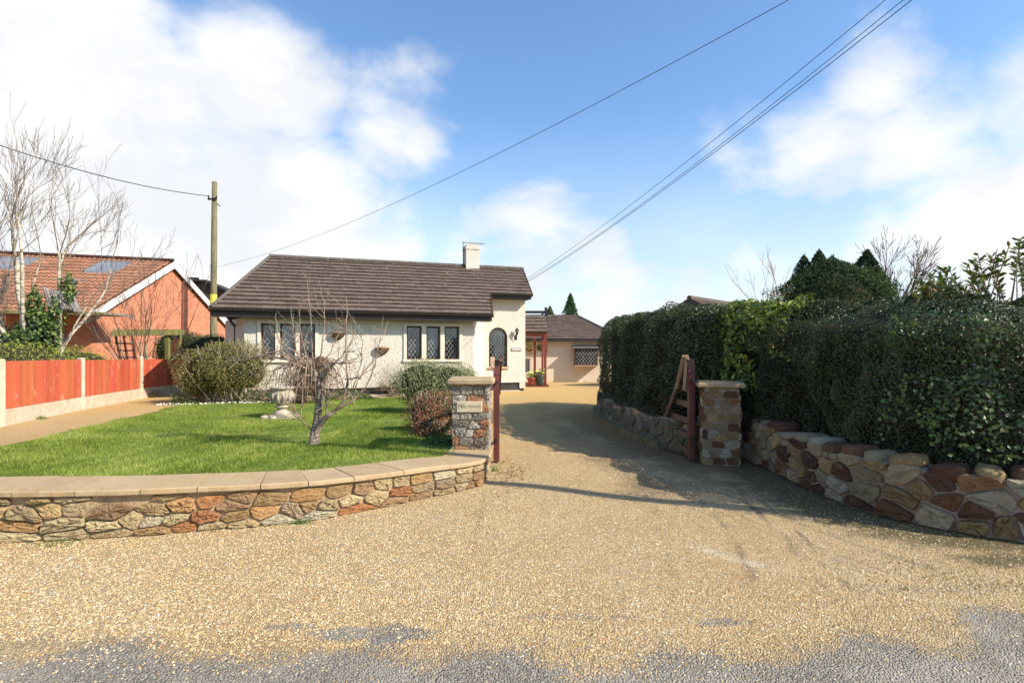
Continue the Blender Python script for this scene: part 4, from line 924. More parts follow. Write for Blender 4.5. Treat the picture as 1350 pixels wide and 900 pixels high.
def xlat(mb, x0, x1, z0, z1, y, dx, dz, th):
    k0 = (z1 - z0) / dz * dx; x = x0 - k0
    def seg(p, q_):
        pts = [(p[0] + (q_[0] - p[0]) * i / 30, p[1] + (q_[1] - p[1]) * i / 30) for i in range(31)]; pts = [a for a in pts if x0 <= a[0] <= x1]
        if len(pts) > 1: mb.beam((pts[0][0], y, pts[0][1]), (pts[-1][0], y, pts[-1][1]), .008, th, (0, -1, 0))
    while x < x1: seg((x, z0), (x + k0, z1)); seg((x + k0, z0), (x, z1)); x += dx
xlat(m, bw0 + .05, bw1 - .05, bz0 + .05, bz1 - .06, y0 - .006, .15, .2, .02); m.build('leading', M_white, bw)
m = MB(); m.prism([(bw0 - .12, y0 - .12, bz1 + .005), (bw0 - .12, WD - .003, bz1 + .16), (bw0 - .12, WD - .003, bz1 + .005)], (bw1 - bw0 + .24, 0, 0)); m.build('canopy', M_grey, bw)
m = MB(); m.box((bw0 - .03, y0 - .04, bz0 - .06), (bw1 + .03, WD - .002, bz0 - .001)); m.build('window_sill', M_barewood, bw)
m = MB(); m.box((d0, WD + .04, dz0), (d0 + .05, WD + .1, dz1)); m.box((d1 - .05, WD + .04, dz0), (d1, WD + .1, dz1)); m.box((d0 + .05, WD + .04, dz1 - .05), (d1 - .05, WD + .1, dz1)); m.box((d0 + .05, WD + .04, dz0), (d1 - .05, WD + .1, dz0 + .05)); sw = m.build('window', M_white, wing)
m = MB(); m.add([(d0 + .05, WD + .07, dz0 + .05), (d1 - .05, WD + .07, dz0 + .05), (d1 - .05, WD + .07, dz1 - .05), (d0 + .05, WD + .07, dz1 - .05)], [(0, 1, 2, 3)]); m.build('pane', M_glass, sw)
m = MB(); xlat(m, d0 + .05, d1 - .05, dz0 + .05, dz1 - .05, WD + .05, .1, .13, .02); m.build('leading', M_white, sw)
m = MB(); m.box((X(770), WD - .55, .05), (X(792), WD - .2, .17)); tag(m.build('doorstep', M_conc, None, (X(780), WD - .4, .1)), 'low grey step against the cream wing under the projecting window', 'step')

PD = 21.3; pz = .22; XP = lambda px, D=PD: (px - 675) / F * D
porch = thing('porch', (XP(706), PD, pz), 'red timber porch with small tiled roof against the bungalow side', 'porch')
m = MB(); pe = zat(438, PD - .1); pr_ = zat(416, PD + 1.1)
Wp = lambda s, r, z: Vector((s, PD - .15 + r, z)); roofing(m, None, lambda r: XP(690), lambda r: XP(722) - .06 * r, 1.25, lambda r: pe + (pr_ - pe) * r / 1.25, Wp, 5, .3, 8)
m.add([Wp(XP(690), 0, pe - .02), Wp(XP(722), 0, pe - .02), Wp(XP(722), 1.25, pr_ - .02), Wp(XP(690), 1.25, pr_ - .02)], [(0, 1, 2, 3)], (1, 1, 1)); m.add([Wp(XP(690), 1.25, pr_), Wp(XP(720), 1.25, pr_), Wp(XP(722), 2.5, pe), Wp(XP(690), 2.5, pe)], [(0, 1, 2, 3)], (1, 1, 1)); m.build('roof', M_tile, porch)
m = MB(); m.box((XP(689), PD - .08, pe - .16), (XP(722), PD + .02, pe - .025)); m.box((XP(722) - .1, PD + .02, pe - .16), (XP(722), PD + 2.2, pe - .04)); m.build('beam', M_porch, porch)
for px, D, wd_ in ((718.8, PD - .03, .10), (715.2, PD + .5, .08), (705, PD + 1.3, .10)):
    m = MB(); x = XP(px, D); m.bbox((x - wd_ / 2, D - wd_ / 2, pz + .02), (x + wd_ / 2, D + wd_ / 2, pe - .16), .008); m.build('post', M_porch, porch)
m = MB(); m.box((XP(690), PD - .25, pz - .1), (XP(723), PD + 2.2, pz + .06)); m.build('step', M_trellis, porch)
for px, col_, mt, lb in ((700.5, 0, M_terra, 'red glazed pot of yellow flowers on the porch step, against the wall'), (711.5, 1, M_greenpot, 'dark green pot of yellow flowers on the porch step beside the red post')):
    x = XP(px, PD - .1); z0_ = pz + .06; pot = thing('flower_pot', (x, PD - .1, z0_), lb, 'plant pot', 'pots of yellow flowers on the porch step')
    m = MB(); k_ = .9 + .12 * col_; m.lathe([(.10, z0_), (.13 * k_, z0_ + .05), (.17 * k_, z0_ + .22 + .1 * col_), (.19, z0_ + .26 + .1 * col_), (.19, z0_ + .29 + .1 * col_), (.16, z0_ + .29 + .1 * col_), (.15, z0_ + .25 + .1 * col_)], (x, PD - .1), 18); m.build('pot', mt, pot)
    P_ = RNG.normal(0, 1, (260, 3)) * (.10, .10, .07) + (x, PD - .1, z0_ + .37 + .1 * col_)
    V, Fc, Cc = None, None, None
    POTPL = (P_, pot) if False else None
    pot['pp'] = 0; del pot['pp']
    def leafquads(P, Nrm, size, cols, aspect=.5, jitter=.6, rng=RNG):
        n = len(P); Nn = Nrm + rng.normal(0, jitter, (n, 3)); Nn /= np.linalg.norm(Nn, axis=1, keepdims=True) + 1e-9
        T = rng.normal(0, 1, (n, 3)); T -= (T * Nn).sum(1, keepdims=True) * Nn; T /= np.linalg.norm(T, axis=1, keepdims=True) + 1e-9; B = np.cross(Nn, T)
        s_ = (size[0] + (size[1] - size[0]) * rng.random(n))[:, None]; fold = Nn * s_ * .12
        V = np.stack([P - T * s_ * .5, P + B * s_ * aspect * .5 + fold, P + T * s_ * .5, P - B * s_ * aspect * .5 + fold], 1).reshape(-1, 3)
        c = np.array(cols, float)
        ci = rng.integers(0, len(c), n); return V, np.arange(4 * n).reshape(-1, 4), c[ci] * rng.uniform(.75, 1.25, (n, 1))
    V, Fc, Cc = leafquads(P_, P_ * 0 + (0, 0, 1), (.05, .09), [(.08, .15, .03), (.13, .2, .05)]); np_mesh('leaves', V, Fc, Cc, M_leaf, pot)
    P_ = RNG.normal(0, 1, (40, 3)) * (.10, .08, .05) + (x, PD - .14, z0_ + .43 + .1 * col_); V, Fc, Cc = leafquads(P_, P_ * 0 + (0, -.7, .7), (.04, .07), [(.8, .62, .08), (.75, .7, .3)], .9); np_mesh('flowers', V, Fc, Cc, M_petal, pot)
# hanging baskets in the porch
for px, py, D, lb, mt_, sz_ in ((698, 458, PD + .2, 'large dried brown hanging basket under the porch beam', 'dry', .26), (712, 457, PD + 1.0, 'small dark hanging basket between the porch posts', 'dark', .14)):
    c0 = at(px, py, D); hb_ = thing('hanging_basket', c0, lb, 'hanging basket'); m = MB()
    m.lathe([(.03, c0.z - sz_ * .6), (sz_ * .6, c0.z - sz_ * .35), (sz_ * .85, c0.z)], (c0.x, c0.y), 14)
    m.build('bowl', M_wicker, hb_); m = MB()
    for i in range(3): a = i * 2.1; m.tube([(c0.x + sz_ * .8 * math.cos(a), c0.y + sz_ * .8 * math.sin(a), c0.z), (c0.x, c0.y, pe - .16)], .006, 4)
    m.build('chain', M_black, hb_)
    P_ = RNG.normal(0, 1, (500, 3)) * (sz_ * .5, sz_ * .5, sz_ * .55) + (c0.x, c0.y, c0.z - .03)
    V, Fc, Cc = leafquads(P_, P_ * 0 + (0, 0, 1), (.04, .09), [(.30, .16, .06), (.42, .25, .11), (.2, .12, .05)] if mt_ == 'dry' else [(.06, .09, .03), (.12, .1, .05)], .4); np_mesh('leaves', V, Fc, Cc, M_matte, hb_)
# dark frame standing over the porch roof
fd = 24.0; m = MB(); m.box((XP(690, fd), fd, zat(413, fd)), (XP(719, fd), fd + .08, zat(409.5, fd))); m.box((XP(690, fd), fd + .4, zat(416, fd)), (XP(719, fd), fd + .48, zat(413.8, fd)))
m.beam((XP(711, fd), fd + .04, zat(417, fd)), (XP(719, fd), fd + .04, zat(411, fd)), .06, .06)
fo = thing('balcony_frame', (XP(719, fd), fd, 2), 'dark metal rail and post rising behind the porch roof', 'railing'); m.build('rail', M_black, fo)
m = MB(); m.box((XP(718, fd), fd - .02, 1.5), (XP(721.5, fd), fd + .1, zat(405, fd))); m.build('post', M_black, fo)

# ------------------------------------------------------------------ brick house on the left
bh = thing('brick_house', (-14, 20, .2), 'red brick house with red tiled roof and white bargeboards behind the red fence', 'house')
A_ = Vector((-13.75, 22.2, zat(345, 22.2))); L_ = Vector((-14.0, 18.0, zat(415, 18.0))); R_ = Vector((-13.55, 26.4, L_.z)); rd = Vector((-5.4, -1.7, 0)).normalized(); LEN = 11
m = MB(); bzg = .2; ins = Vector((-.12, 0, 0))
def Gp(p, z): return Vector((p.x, p.y, z))
gl, gr, ga = L_ + ins, R_ + ins, A_ + ins; lo_ = Vector((0, .35, 0)); 
m.add([Gp(gl + lo_, bzg), Gp(gr - lo_, bzg), Gp(gr - lo_, L_.z - .05), Gp(ga, A_.z - .22), Gp(gl + lo_, L_.z - .05)], [(0, 1, 2, 3, 4)])
e1 = gl + lo_ + rd * LEN; m.add([Gp(gl + lo_, bzg), Gp(e1, bzg), Gp(e1, L_.z), Gp(gl + lo_, L_.z)], [(0, 1, 2, 3)])
e2 = gr - lo_ + rd * LEN; m.add([Gp(gr - lo_, bzg), Gp(e2, bzg), Gp(e2, L_.z), Gp(gr - lo_, L_.z)], [(3, 2, 1, 0)]); m.add([Gp(e1, bzg), Gp(e2, bzg), Gp(e2, L_.z), Gp(e1, L_.z)], [(0, 1, 2, 3)]); m.build('wall', M_brick, bh, uv=True)
# roof: near slope with tiles, far slope plain
def Wb(s, r, z): 
    q_ = A_.lerp(L_, 1 - r); return Vector((q_.x + rd.x * s, q_.y + rd.y * s, z))
m = MB(); zb_ = lambda r: L_.z + (A_.z - L_.z) * r
roofing(m, None, lambda r: 0, lambda r: LEN, 1.0, zb_, Wb, 17, .33, 9, .035)
m.add([L_ - Vector((0, 0, .03)), A_ - Vector((0, 0, .03)), A_ + rd * LEN - Vector((0, 0, .03)), L_ + rd * LEN - Vector((0, 0, .03))], [(0, 1, 2, 3)], (1, 1, 1)); m.add([A_, R_, R_ + rd * LEN, A_ + rd * LEN], [(0, 1, 2, 3)], (1, 1, 1)); brf = m.build('roof', M_tile_red, bh)
m = MB(); m.tube([A_ + Vector((0, 0, .02)), A_ + rd * LEN + Vector((0, 0, .02))], .11, 8); m.build('ridge_tiles', M_tile_red, brf)
m = MB(); o_ = Vector((.03, 0, 0)); m.beam(L_ + o_ - Vector((0, .15, .12)), A_ + o_ - Vector((0, 0, .04)), .04, .24, (1, 0, 0)) if False else None
def barge(mb, p, q_, w_, x0, x1): mb.prism([Vector((p.x + x0, p.y, p.z)), Vector((q_.x + x0, q_.y, q_.z)), Vector((q_.x + x0, q_.y, q_.z - w_)), Vector((p.x + x0, p.y, p.z - w_))], (x1 - x0, 0, 0))
barge(m, L_ - Vector((0, .1, .05)), A_ + Vector((0, 0, .0)), .26, .0, .05); barge(m, A_ + Vector((0, .0, .0)), R_ + Vector((0, .2, -.1)), .26, .001, .051); m.build('bargeboard', M_white, bh)
m = MB(); m.tube([Vector((ga.x + .05, 22.9, 1.2)), Vector((ga.x + .05, 22.9, A_.z - .5))], .05, 6); m.build('downpipe', M_trellis, bh)
def onroof(s, r, up=.06): q_ = A_.lerp(L_, 1 - r); return Vector((q_.x, q_.y, zb_(r) + up)) + rd * s
for (s0_, s1_, r0_, r1_) in ((1.25, 2.15, .70, .90), (4.2, 5.4, .70, .90)):
    m = MB(); P = [onroof(s0_, r0_), onroof(s1_, r0_), onroof(s1_, r1_), onroof(s0_, r1_)]
    for a, b in zip(P, P[1:] + P[:1]): m.beam(a, b, .09, .10)
    sk = m.build('skylight', M_grey, bh); m = MB(); m.add([p_ - Vector((0, 0, .0)) for p_ in P], [(0, 1, 2, 3)]); m.build('pane', M_skyl, sk)
# porch canopy, door and window on its front wall
fw_ = lambda s, y_off, z: Vector((gl.x, gl.y + .35 - y_off, z)) + rd * s
def fbox(mb, s0_, s1_, y0_, y1_, z0_, z1_): P = [fw_(s0_, y0_, z0_), fw_(s1_, y0_, z0_), fw_(s1_, y1_, z0_), fw_(s0_, y1_, z0_)]; mb.add(P + [p_ + Vector((0, 0, z1_ - z0_)) for p_ in P], [(0, 3, 2, 1), (4, 5, 6, 7), (0, 1, 5, 4), (1, 2, 6, 5), (2, 3, 7, 6), (3, 0, 4, 7)])
m = MB(); fbox(m, -1.2, 2.6, 0, 1.3, zat(413, 17), zat(410, 17)); m.build('canopy', M_slate, bh)
m = MB(); fbox(m, -1.22, 2.62, 1.31, 1.36, zat(414, 17), zat(410.5, 17)); m.build('canopy_fascia', M_greenwood, bh)
m = MB(); fbox(m, 2.45, 2.6, 1.1, 1.25, bzg, 2.6); m.build('canopy_post', M_white, bh); m = MB(); fbox(m, .75, .9, .02, .1, bzg, 2.5); fbox(m, 1.45, 1.6, .02, .1, bzg, 2.5); fbox(m, .9, 1.45, .02, .09, 2.3, 2.5); fbox(m, .9, 1.45, .02, .09, 1.15, 1.28); dr = m.build('door_frame', M_white, bh)
m = MB(); fbox(m, .9, 1.45, .01, .04, bzg, 2.3); m.build('pane', M_inner, dr)
m = MB(); fbox(m, 2.9, 4.9, .02, .1, 1.05, 1.15); fbox(m, 2.9, 4.9, .02, .1, 2.25, 2.35); 
for s in (2.9, 3.85, 4.8): fbox(m, s, s + .1, .02, .1, 1.15, 2.25)
wd2 = m.build('window', M_white, bh); m = MB(); fbox(m, 3.0, 4.8, .01, .05, 1.15, 2.25); m.build('pane', M_glass, wd2)
# blue van-like shape is only a bonnet edge in the photo: a blue garage door panel under the window
m = MB(); fbox(m, 2.85, 5.8, .02, .12, bzg, 1.0); 
for i in range(6): fbox(m, 2.85, 5.8, .121, .14, .28 + i * .12, .37 + i * .12)
m.build('panelling', M_blue, bh)
# stacked old slates leaning on the canopy
m = MB(); r_ = random.Random(4); st = thing('roof_tile_stack', (-13.4, 15.9, zat(410, 15.9)), 'stack of old grey roof tiles leaning on the porch canopy of the brick house', 'tiles')
for i in range(9):
    px = 68 + i * 3.3; a = at(px + 5 + r_.uniform(-1, 1), 410, 16.3); b = at(px - 3 + r_.uniform(-1, 1), 382 + i * 1.2 + r_.uniform(-2, 2), 16.8); m.beam(a, b, .05, .34, (0, 1, 0))
m.build('tiles', M_slate, st)
# aerial on the left
ta = thing('rooftop_aerial', at(98, 410, 16.2), 'old two bar aerial on a thin pole above the brick house porch', 'aerial'); m = MB(); m.tube([at(98, 411, 16.2), at(98, 367, 16.2)], .03, 6); m.tube([at(70, 368.5, 16), at(110, 369.5, 16.4)], .018, 5); m.tube([at(66, 386, 16), at(106, 387, 16.4)], .02, 5); m.tube([at(78, 372, 16), at(98, 372, 16.4)], .015, 5); m.build('aerial_bars', M_grey, ta)
# trellis + pergola in front of the gable
tr = thing('trellis', at(165, 470, 17.5), 'dark brown ladder trellis leaning on the red brick gable', 'trellis'); m = MB()
for a, b in (((152, 441), (159, 474)), ((163, 442), (168, 474)), ((174, 442), (179, 474)), ((152, 452), (176, 453)), ((155, 462), (178, 462)), ((157, 471), (179, 471))): m.beam(at(*a, 17.5), at(*b, 17.5), .05, .05)
m.build('laths', M_trellis, tr)
pg = thing('pergola', at(240, 470, 17.8), 'mossy green rustic pergola beam across the brick gable', 'pergola'); m = MB(); m.beam(at(146, 440, 17.3), at(243, 438, 18.4), .16, .16); m.beam(at(150, 436, 17.6), at(240, 436, 18.7), .12, .10); m.build('beam', M_greenwood, pg)
for px, D in ((221, 18.2), (236, 18.6)): m = MB(); m.beam(at(px, 441, D), at(px, 480, D), .12, .12, (0, 1, 0)); m.build('post', M_greenwood, pg)
m = MB()
for px in (226, 230, 234): m.beam(at(px, 446, 18.3), at(px, 470, 18.3), .04, .03, (0, 1, 0))
m.beam(at(221, 447, 18.3), at(238, 447, 18.4), .04, .04); m.build('lattice', M_trellis, pg)

# far houses
def gable_house(name, lab, p, q_, halfw, zr_, ze, zg, wm, rm, seed):
    p = Vector((*p, 0)); q_ = Vector((*q_, 0)); d = (q_ - p).normalized(); nn = Vector((-d.y, d.x, 0)) * halfw; root = thing(name, Vector((p.x, p.y, zg)), lab, 'house'); m = MB(); Z = lambda v, z: Vector((v.x, v.y, z)); k_ = .92
    m.add([Z(p - nn * k_, zg), Z(p + nn * k_, zg), Z(p + nn * k_, ze), Z(p, zr_ - .12), Z(p - nn * k_, ze)], [(0, 1, 2, 3, 4)]); m.add([Z(q_ - nn * k_, zg), Z(q_ + nn * k_, zg), Z(q_ + nn * k_, ze), Z(q_, zr_ - .12), Z(q_ - nn * k_, ze)], [(4, 3, 2, 1, 0)])
    for s in (-k_, k_): m.add([Z(p + nn * s, zg), Z(q_ + nn * s, zg), Z(q_ + nn * s, ze), Z(p + nn * s, ze)], [(0, 1, 2, 3)])
    m.build('wall', wm, root, uv=True); m = MB(); L = (q_ - p).length + .5; p2 = p - d * .25
    for sg in (-1, 1):
        Wf = lambda s, r, z, sg=sg: Vector((p2.x + d.x * s + nn.x * sg * (1 - r), p2.y + d.y * s + nn.y * sg * (1 - r), z)); roofing(m, None, lambda r: 0, lambda r: L, 1.0, lambda r: ze + (zr_ - ze) * r, Wf, 12, .33, seed)
        m.add([Wf(0, 0, ze - .03), Wf(L, 0, ze - .03), Wf(L, 1, zr_ - .03), Wf(0, 1, zr_ - .03)], [(0, 1, 2, 3)], (1, 1, 1))
    rf_ = m.build('roof', rm, root); m = MB(); m.tube([Z(p2, zr_ + .02), Z(p2 + d * L, zr_ + .02)], .1, 8); m.build('ridge_tiles', M_ridge, rf_)
    m = MB()
    for sg in (-1, 1): a = p2 - d * .03; m.prism([Z(a + nn * sg, ze - .02), Z(a, zr_ - .0), Z(a, zr_ - .22), Z(a + nn * sg, ze - .2)], d * .04)
    m.build('bargeboard', M_fascia, root); return root
gable_house('hedge_side_bungalow', 'brown gable roof just showing above the clipped hedge on the right', (6.9, 20.9), (11.6, 25.5), 2.7, zat(394, 20.9), 2.2, 0, M_cream, M_tile, 3)
fh_ = gable_house('dormer_house', 'dark roofed house glimpsed between the brick gable and the telegraph pole', (-19.2, 33.0), (-26, 31), 4.2, zat(368, 33), 3.8, 0, M_cream, M_ridge if False else M_tile, 6)
m = MB(); c0 = at(289, 392, 31.5); m.box((c0.x - .45, c0.y, c0.z - .5), (c0.x + .45, c0.y + .1, c0.z + .45)); dw = m.build('window', M_white, fh_); m = MB(); m.box((c0.x - .33, c0.y - .01, c0.z - .38), (c0.x + .33, c0.y + .0, c0.z + .33)); m.build('pane', M_glass, dw)
m = MB(); m.prism([at(254, 371, 31), at(272, 371, 31), at(301, 384, 31), at(301, 405, 31), at(262, 392, 31)], (0, 1.6, 0)); m.build('dormer', M_tile, fh_); m = MB(); m.beam(at(272, 370, 30.9), at(303, 385, 30.9), .25, .12); m.beam(at(254, 370, 30.9), at(272, 370, 30.9), .25, .1); m.build('dormer_roof', M_black, fh_)

# ------------------------------------------------------------------ fence
fence = thing('panel_fence', (-9.5, 12, GARDEN), 'red stained timber panel fence with concrete posts along the left boundary', 'fence')
FPX = [(0, 562), (107, 540), (185, 525.5), (243, 517)]; FP = [G(*p) for p in FPX]; FP = [FP[0] + (FP[0] - FP[1])] + FP; FP = [FP[0] + (FP[1] - FP[2]) * 1.0] + FP
TOP = [1.15, 1.15, 1.14, 1.14, 1.16, 1.16]; r_ = random.Random(12)
for i, p in enumerate(FP):
    m = MB(); m.bbox((p.x - .055, p.y - .055, GARDEN - .2), (p.x + .055, p.y + .055, GARDEN + TOP[i]), .014); m.build('post', M_conc, fence)
for i, (p, q_) in enumerate(zip(FP[:-1], FP[1:])):
    d = (q_ - p); L = Vector((d.x, d.y, 0)).length; d = Vector((d.x, d.y, 0)) / L; nn = Vector((d.y, -d.x, 0)); a0 = .06
    m = MB(); P = [p + d * a0 - nn * .02, p + d * (L - a0) - nn * .02, p + d * (L - a0) + nn * .02, p + d * a0 + nn * .02]; zb0 = GARDEN - .1; m.add([Gp(v, zb0) for v in P] + [Gp(v, GARDEN + .28) for v in P], [(0, 3, 2, 1), (4, 5, 6, 7), (0, 1, 5, 4), (1, 2, 6, 5), (2, 3, 7, 6), (3, 0, 4, 7)]); m.build('gravel_board', M_conc, fence)
    m = MB(); nb_ = int(L / .11); zt_ = GARDEN + TOP[i] - (.03, .03, .04, .06, .10)[i]
    for k_ in range(nb_):
        s0_, s1_ = a0 + (L - 2 * a0) * k_ / nb_, a0 + (L - 2 * a0) * (k_ + 1) / nb_ - .004; o1, o2 = .012 + r_.uniform(0, .004), .024 + r_.uniform(0, .006); f_ = r_.uniform(.8, 1.1)
        P = [p + d * s0_ + nn * -.02, p + d * s1_ - nn * .02, p + d * s1_ + nn * o2, p + d * s0_ + nn * o1]
        m.add([Gp(v, GARDEN + .285) for v in P] + [Gp(v, zt_ + r_.uniform(-.006, .006)) for v in P], [(0, 3, 2, 1), (4, 5, 6, 7), (0, 1, 5, 4), (1, 2, 6, 5), (2, 3, 7, 6), (3, 0, 4, 7)], (.40 * f_, .078 * f_ * r_.uniform(.8, 1.3), .035 * f_))
    m.build('panel', M_fence, fence)

# ------------------------------------------------------------------ urn, poles, wires
ub = G(372, 551); urn = thing('garden_urn', ub, 'weathered stone urn on a stepped pedestal on the lawn, left of the bare cherry tree', 'urn'); z = ub.z; m = MB(); sq = lambda a, z0_, z1_: m.bbox((ub.x - a, ub.y - a, z0_), (ub.x + a, ub.y + a, z1_), .012)
sq(.26, z - .03, z + .035); sq(.19, z + .035, z + .075); m.lathe([(.17, z + .075), (.17, z + .10), (.12, z + .14), (.085, z + .17), (.09, z + .2), (.13, z + .215), (.13, z + .235), (.09, z + .25)], (ub.x, ub.y), 24); m.build('pedestal', M_urn, urn)
m = MB(); pr0 = [(.07, .25), (.10, .27), (.17, .33), (.205, .42), (.19, .5), (.17, .535), (.21, .56), (.225, .575), (.225, .6), (.19, .6), (.17, .55), (.15, .52)]; m.lathe([(r0_, z + h) for r0_, h in pr0], (ub.x, ub.y), 28)
for i in range(12):
    a = i * math.pi / 6; x, y = ub.x + .19 * math.cos(a), ub.y + .19 * math.sin(a); m.tube([(ub.x + .13 * math.cos(a), ub.y + .13 * math.sin(a), z + .30), (x, y, z + .37), (ub.x + .205 * math.cos(a), ub.y + .205 * math.sin(a), z + .44), (ub.x + .17 * math.cos(a), ub.y + .17 * math.sin(a), z + .52)], [.018, .03, .028, .012], 6)
m.build('bowl', M_urn, urn)
for px, py, a, lb in ((350, 551, .1, 'flat pale stone on the lawn furthest left of the urn foot'), (360, 553, .07, 'small flat stone tucked against the left of the urn foot'), (388, 549, .09, 'flat pale stone on the lawn at the right of the urn foot')):
    m = MB(); q_ = G(px, py); m.lathe([(a, q_.z - .02), (a * 1.05, q_.z + .03), (a * .6, q_.z + .06)], (q_.x, q_.y), 7); tag(m.build('edging_stone', M_urn, None, q_), lb, 'stone')

def wire(p, q_, sag, r_, label, group=None):
    p = Vector(p); q_ = Vector(q_); pts = [p.lerp(q_, t) - Vector((0, 0, sag * 4 * t * (1 - t))) for t in np.linspace(0, 1, 28)]
    m = MB(); m.tube(pts, r_, 5); return tag(m.build('overhead_wire', M_wire, None, p), label, 'wire', group)
UP = 22.5; lp = at(281, 445, UP); pole = thing('telegraph_pole', (lp.x, lp.y, .1), 'weathered wooden telegraph pole between the brick house and the bungalow', 'pole', None)
zt_ = zat(240, UP); m = MB(); m.tube([(lp.x, UP, .0), (lp.x + .02, UP, 4), (lp.x + .06, UP, zt_)], [.14, .125, .10], 12); m.build('shaft', M_pole, pole)
m = MB(); zz_ = zat(264, UP); m.beam((lp.x - .15, UP - .12, zz_), (lp.x + .22, UP - .12, zz_ + .05), .06, .06); m.tube([(lp.x - .12, UP - .12, zz_), (lp.x - .12, UP - .12, zz_ + .16)], .035, 6); m.tube([(lp.x + .2, UP - .12, zz_), (lp.x + .2, UP - .12, zz_ + .14)], .03, 6); m.tube([(lp.x + .1, UP, zz_ - .1), (lp.x + .3, UP, zz_ - .25)], .02, 5); m.build('bracket', M_black, pole)
m = MB(); za, zb2 = zat(400, UP), zat(388, UP); m.tube([(lp.x + .016, UP, za), (lp.x + .02, UP, zb2)], .131, 12); m.build('yellow_band', simple('yellow_sign', (.42, .36, .05), .3, 20, .7, .3), pole)
RPX, RPY, RPZ = 7.35, 3.15, 8.1
rp = thing('roadside_pole', (RPX, RPY, 0), 'tall wooden pole outside the right edge of the view, carrying the wires over the drive', 'pole'); m = MB(); m.tube([(RPX, RPY, -.1), (RPX, RPY, RPZ)], [.11, .085], 12); m.build('shaft', M_pole, rp)
m = MB(); m.beam((RPX - .5, RPY, RPZ - .3), (RPX + .5, RPY, RPZ - .3), .09, .09); m.build('crossarm', M_pole, rp)
g0 = W(hR - .05, RH + .9, zr(RH + .9) + .02)
for i, (dz, sg, rr) in enumerate(((.0, .35, .011), (-.14, .42, .011), (-.26, .36, .013))):
    wire(g0 + Vector((.02 * i, 0, -.05 * i)), (RPX - .15 + .12 * i, RPY, RPZ - .25 + dz * .6), sg, rr * .5, ('uppermost of the three wires running from the bungalow gable to the upper right', 'middle of the three wires running from the bungalow gable to the upper right', 'lowest of the three wires running from the bungalow gable to the upper right')[i], 'service wires to the bungalow')
wire((lp.x + .1, UP, zat(352, UP)), (RPX - .1, RPY, 6.75), .75, .005, 'lone thin wire crossing the blue sky above the bungalow roof')
wire((lp.x - .12, UP - .12, zz_ + .14), (-16.2, 9.0, zat(135, 9) + 2.6), .75, .015, 'dark wire sagging from the telegraph pole to the upper left')

# ------------------------------------------------------------------ plants
def shell(n, c, rad, zlo=None, rough=.12, seed=0, thick=.12, freq=3.0):
    """points and normals on a lumpy ellipsoid"""
    D = RNG.normal(0, 1, (n, 3)); D /= np.linalg.norm(D, axis=1, keepdims=True); rr = np.random.default_rng(seed)
    w_ = np.zeros(n)
    for i in range(8): k = rr.normal(0, freq, 3); w_ += np.sin(D @ k + rr.uniform(0, 6.28))
    rad_ = (1 + rough * w_ / 2.8) * (1 - thick * RNG.random(n) ** 1.5); P = np.array(c) + D * np.array(rad) * rad_[:, None]
    Nn = D / np.array(rad); Nn /= np.linalg.norm(Nn, axis=1, keepdims=True)
    if zlo is not None: k = P[:, 2] > zlo; P, Nn = P[k], Nn[k]
    return P, Nn
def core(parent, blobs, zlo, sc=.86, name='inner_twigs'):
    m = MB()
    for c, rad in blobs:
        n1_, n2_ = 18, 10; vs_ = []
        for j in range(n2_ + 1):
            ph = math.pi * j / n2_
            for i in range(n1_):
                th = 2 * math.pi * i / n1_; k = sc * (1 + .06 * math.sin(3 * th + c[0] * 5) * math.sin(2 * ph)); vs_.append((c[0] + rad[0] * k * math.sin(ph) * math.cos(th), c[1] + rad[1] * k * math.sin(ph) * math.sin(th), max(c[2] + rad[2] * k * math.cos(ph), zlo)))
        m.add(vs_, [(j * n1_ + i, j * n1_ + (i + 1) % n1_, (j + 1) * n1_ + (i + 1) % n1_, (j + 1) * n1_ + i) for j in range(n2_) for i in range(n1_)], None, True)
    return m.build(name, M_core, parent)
def bush(name, label, cat, blobs, n, size, cols, mat_=None, zlo=GARDEN, rough=.12, thick=.2, aspect=.45, sc=.84, seed=1, twigs=0, twigm=None, group=None):
    c0 = np.mean([b[0] for b in blobs], 0); root = thing(name, (c0[0], c0[1], zlo), label, cat, group); V_, F_, C_ = [], [], []; off = 0; tot_ = sum(b[1][0] * b[1][2] for b in blobs)
    core(root, blobs, zlo, sc)
    for i, (c, rad) in enumerate(blobs):
        P, Nn = shell(int(n * rad[0] * rad[2] / tot_), c, rad, zlo - .03, rough, seed + i, thick); V, Fc, Cc = leafquads(P, Nn, size, cols, aspect, .7); V_.append(V); F_.append(Fc + off); C_.append(Cc); off += len(V)
    np_mesh('foliage', np.concatenate(V_), np.concatenate(F_), np.concatenate(C_), mat_ or M_leaf, root)
    if twigs:
        m = MB(); r_ = random.Random(seed)
        for k in range(twigs):
            c, rad = r_.choice(blobs); a = r_.uniform(0, 6.28); e = r_.uniform(.1, 1.3); base_ = Vector((c[0] + r_.uniform(-.2, .2) * rad[0], c[1] + r_.uniform(-.2, .2) * rad[1], zlo))
            tip = Vector((c[0] + rad[0] * 1.04 * math.cos(a) * math.cos(e), c[1] + rad[1] * 1.04 * math.sin(a) * math.cos(e), max(zlo + .1, c[2] + rad[2] * 1.06 * math.sin(e)))); mid = base_.lerp(tip, .55) + Vector((r_.uniform(-.1, .1), r_.uniform(-.1, .1), -.05)); m.tube([base_, mid, tip], [.008, .006, .003], 4)
        m.build('stems', twigm or M_twig_pale, root)
    return root
def blob(px, py, D, rx, ry, rz): c = at(px, py, D); return ((c.x, c.y, c.z), (rx, ry, rz))
k = F
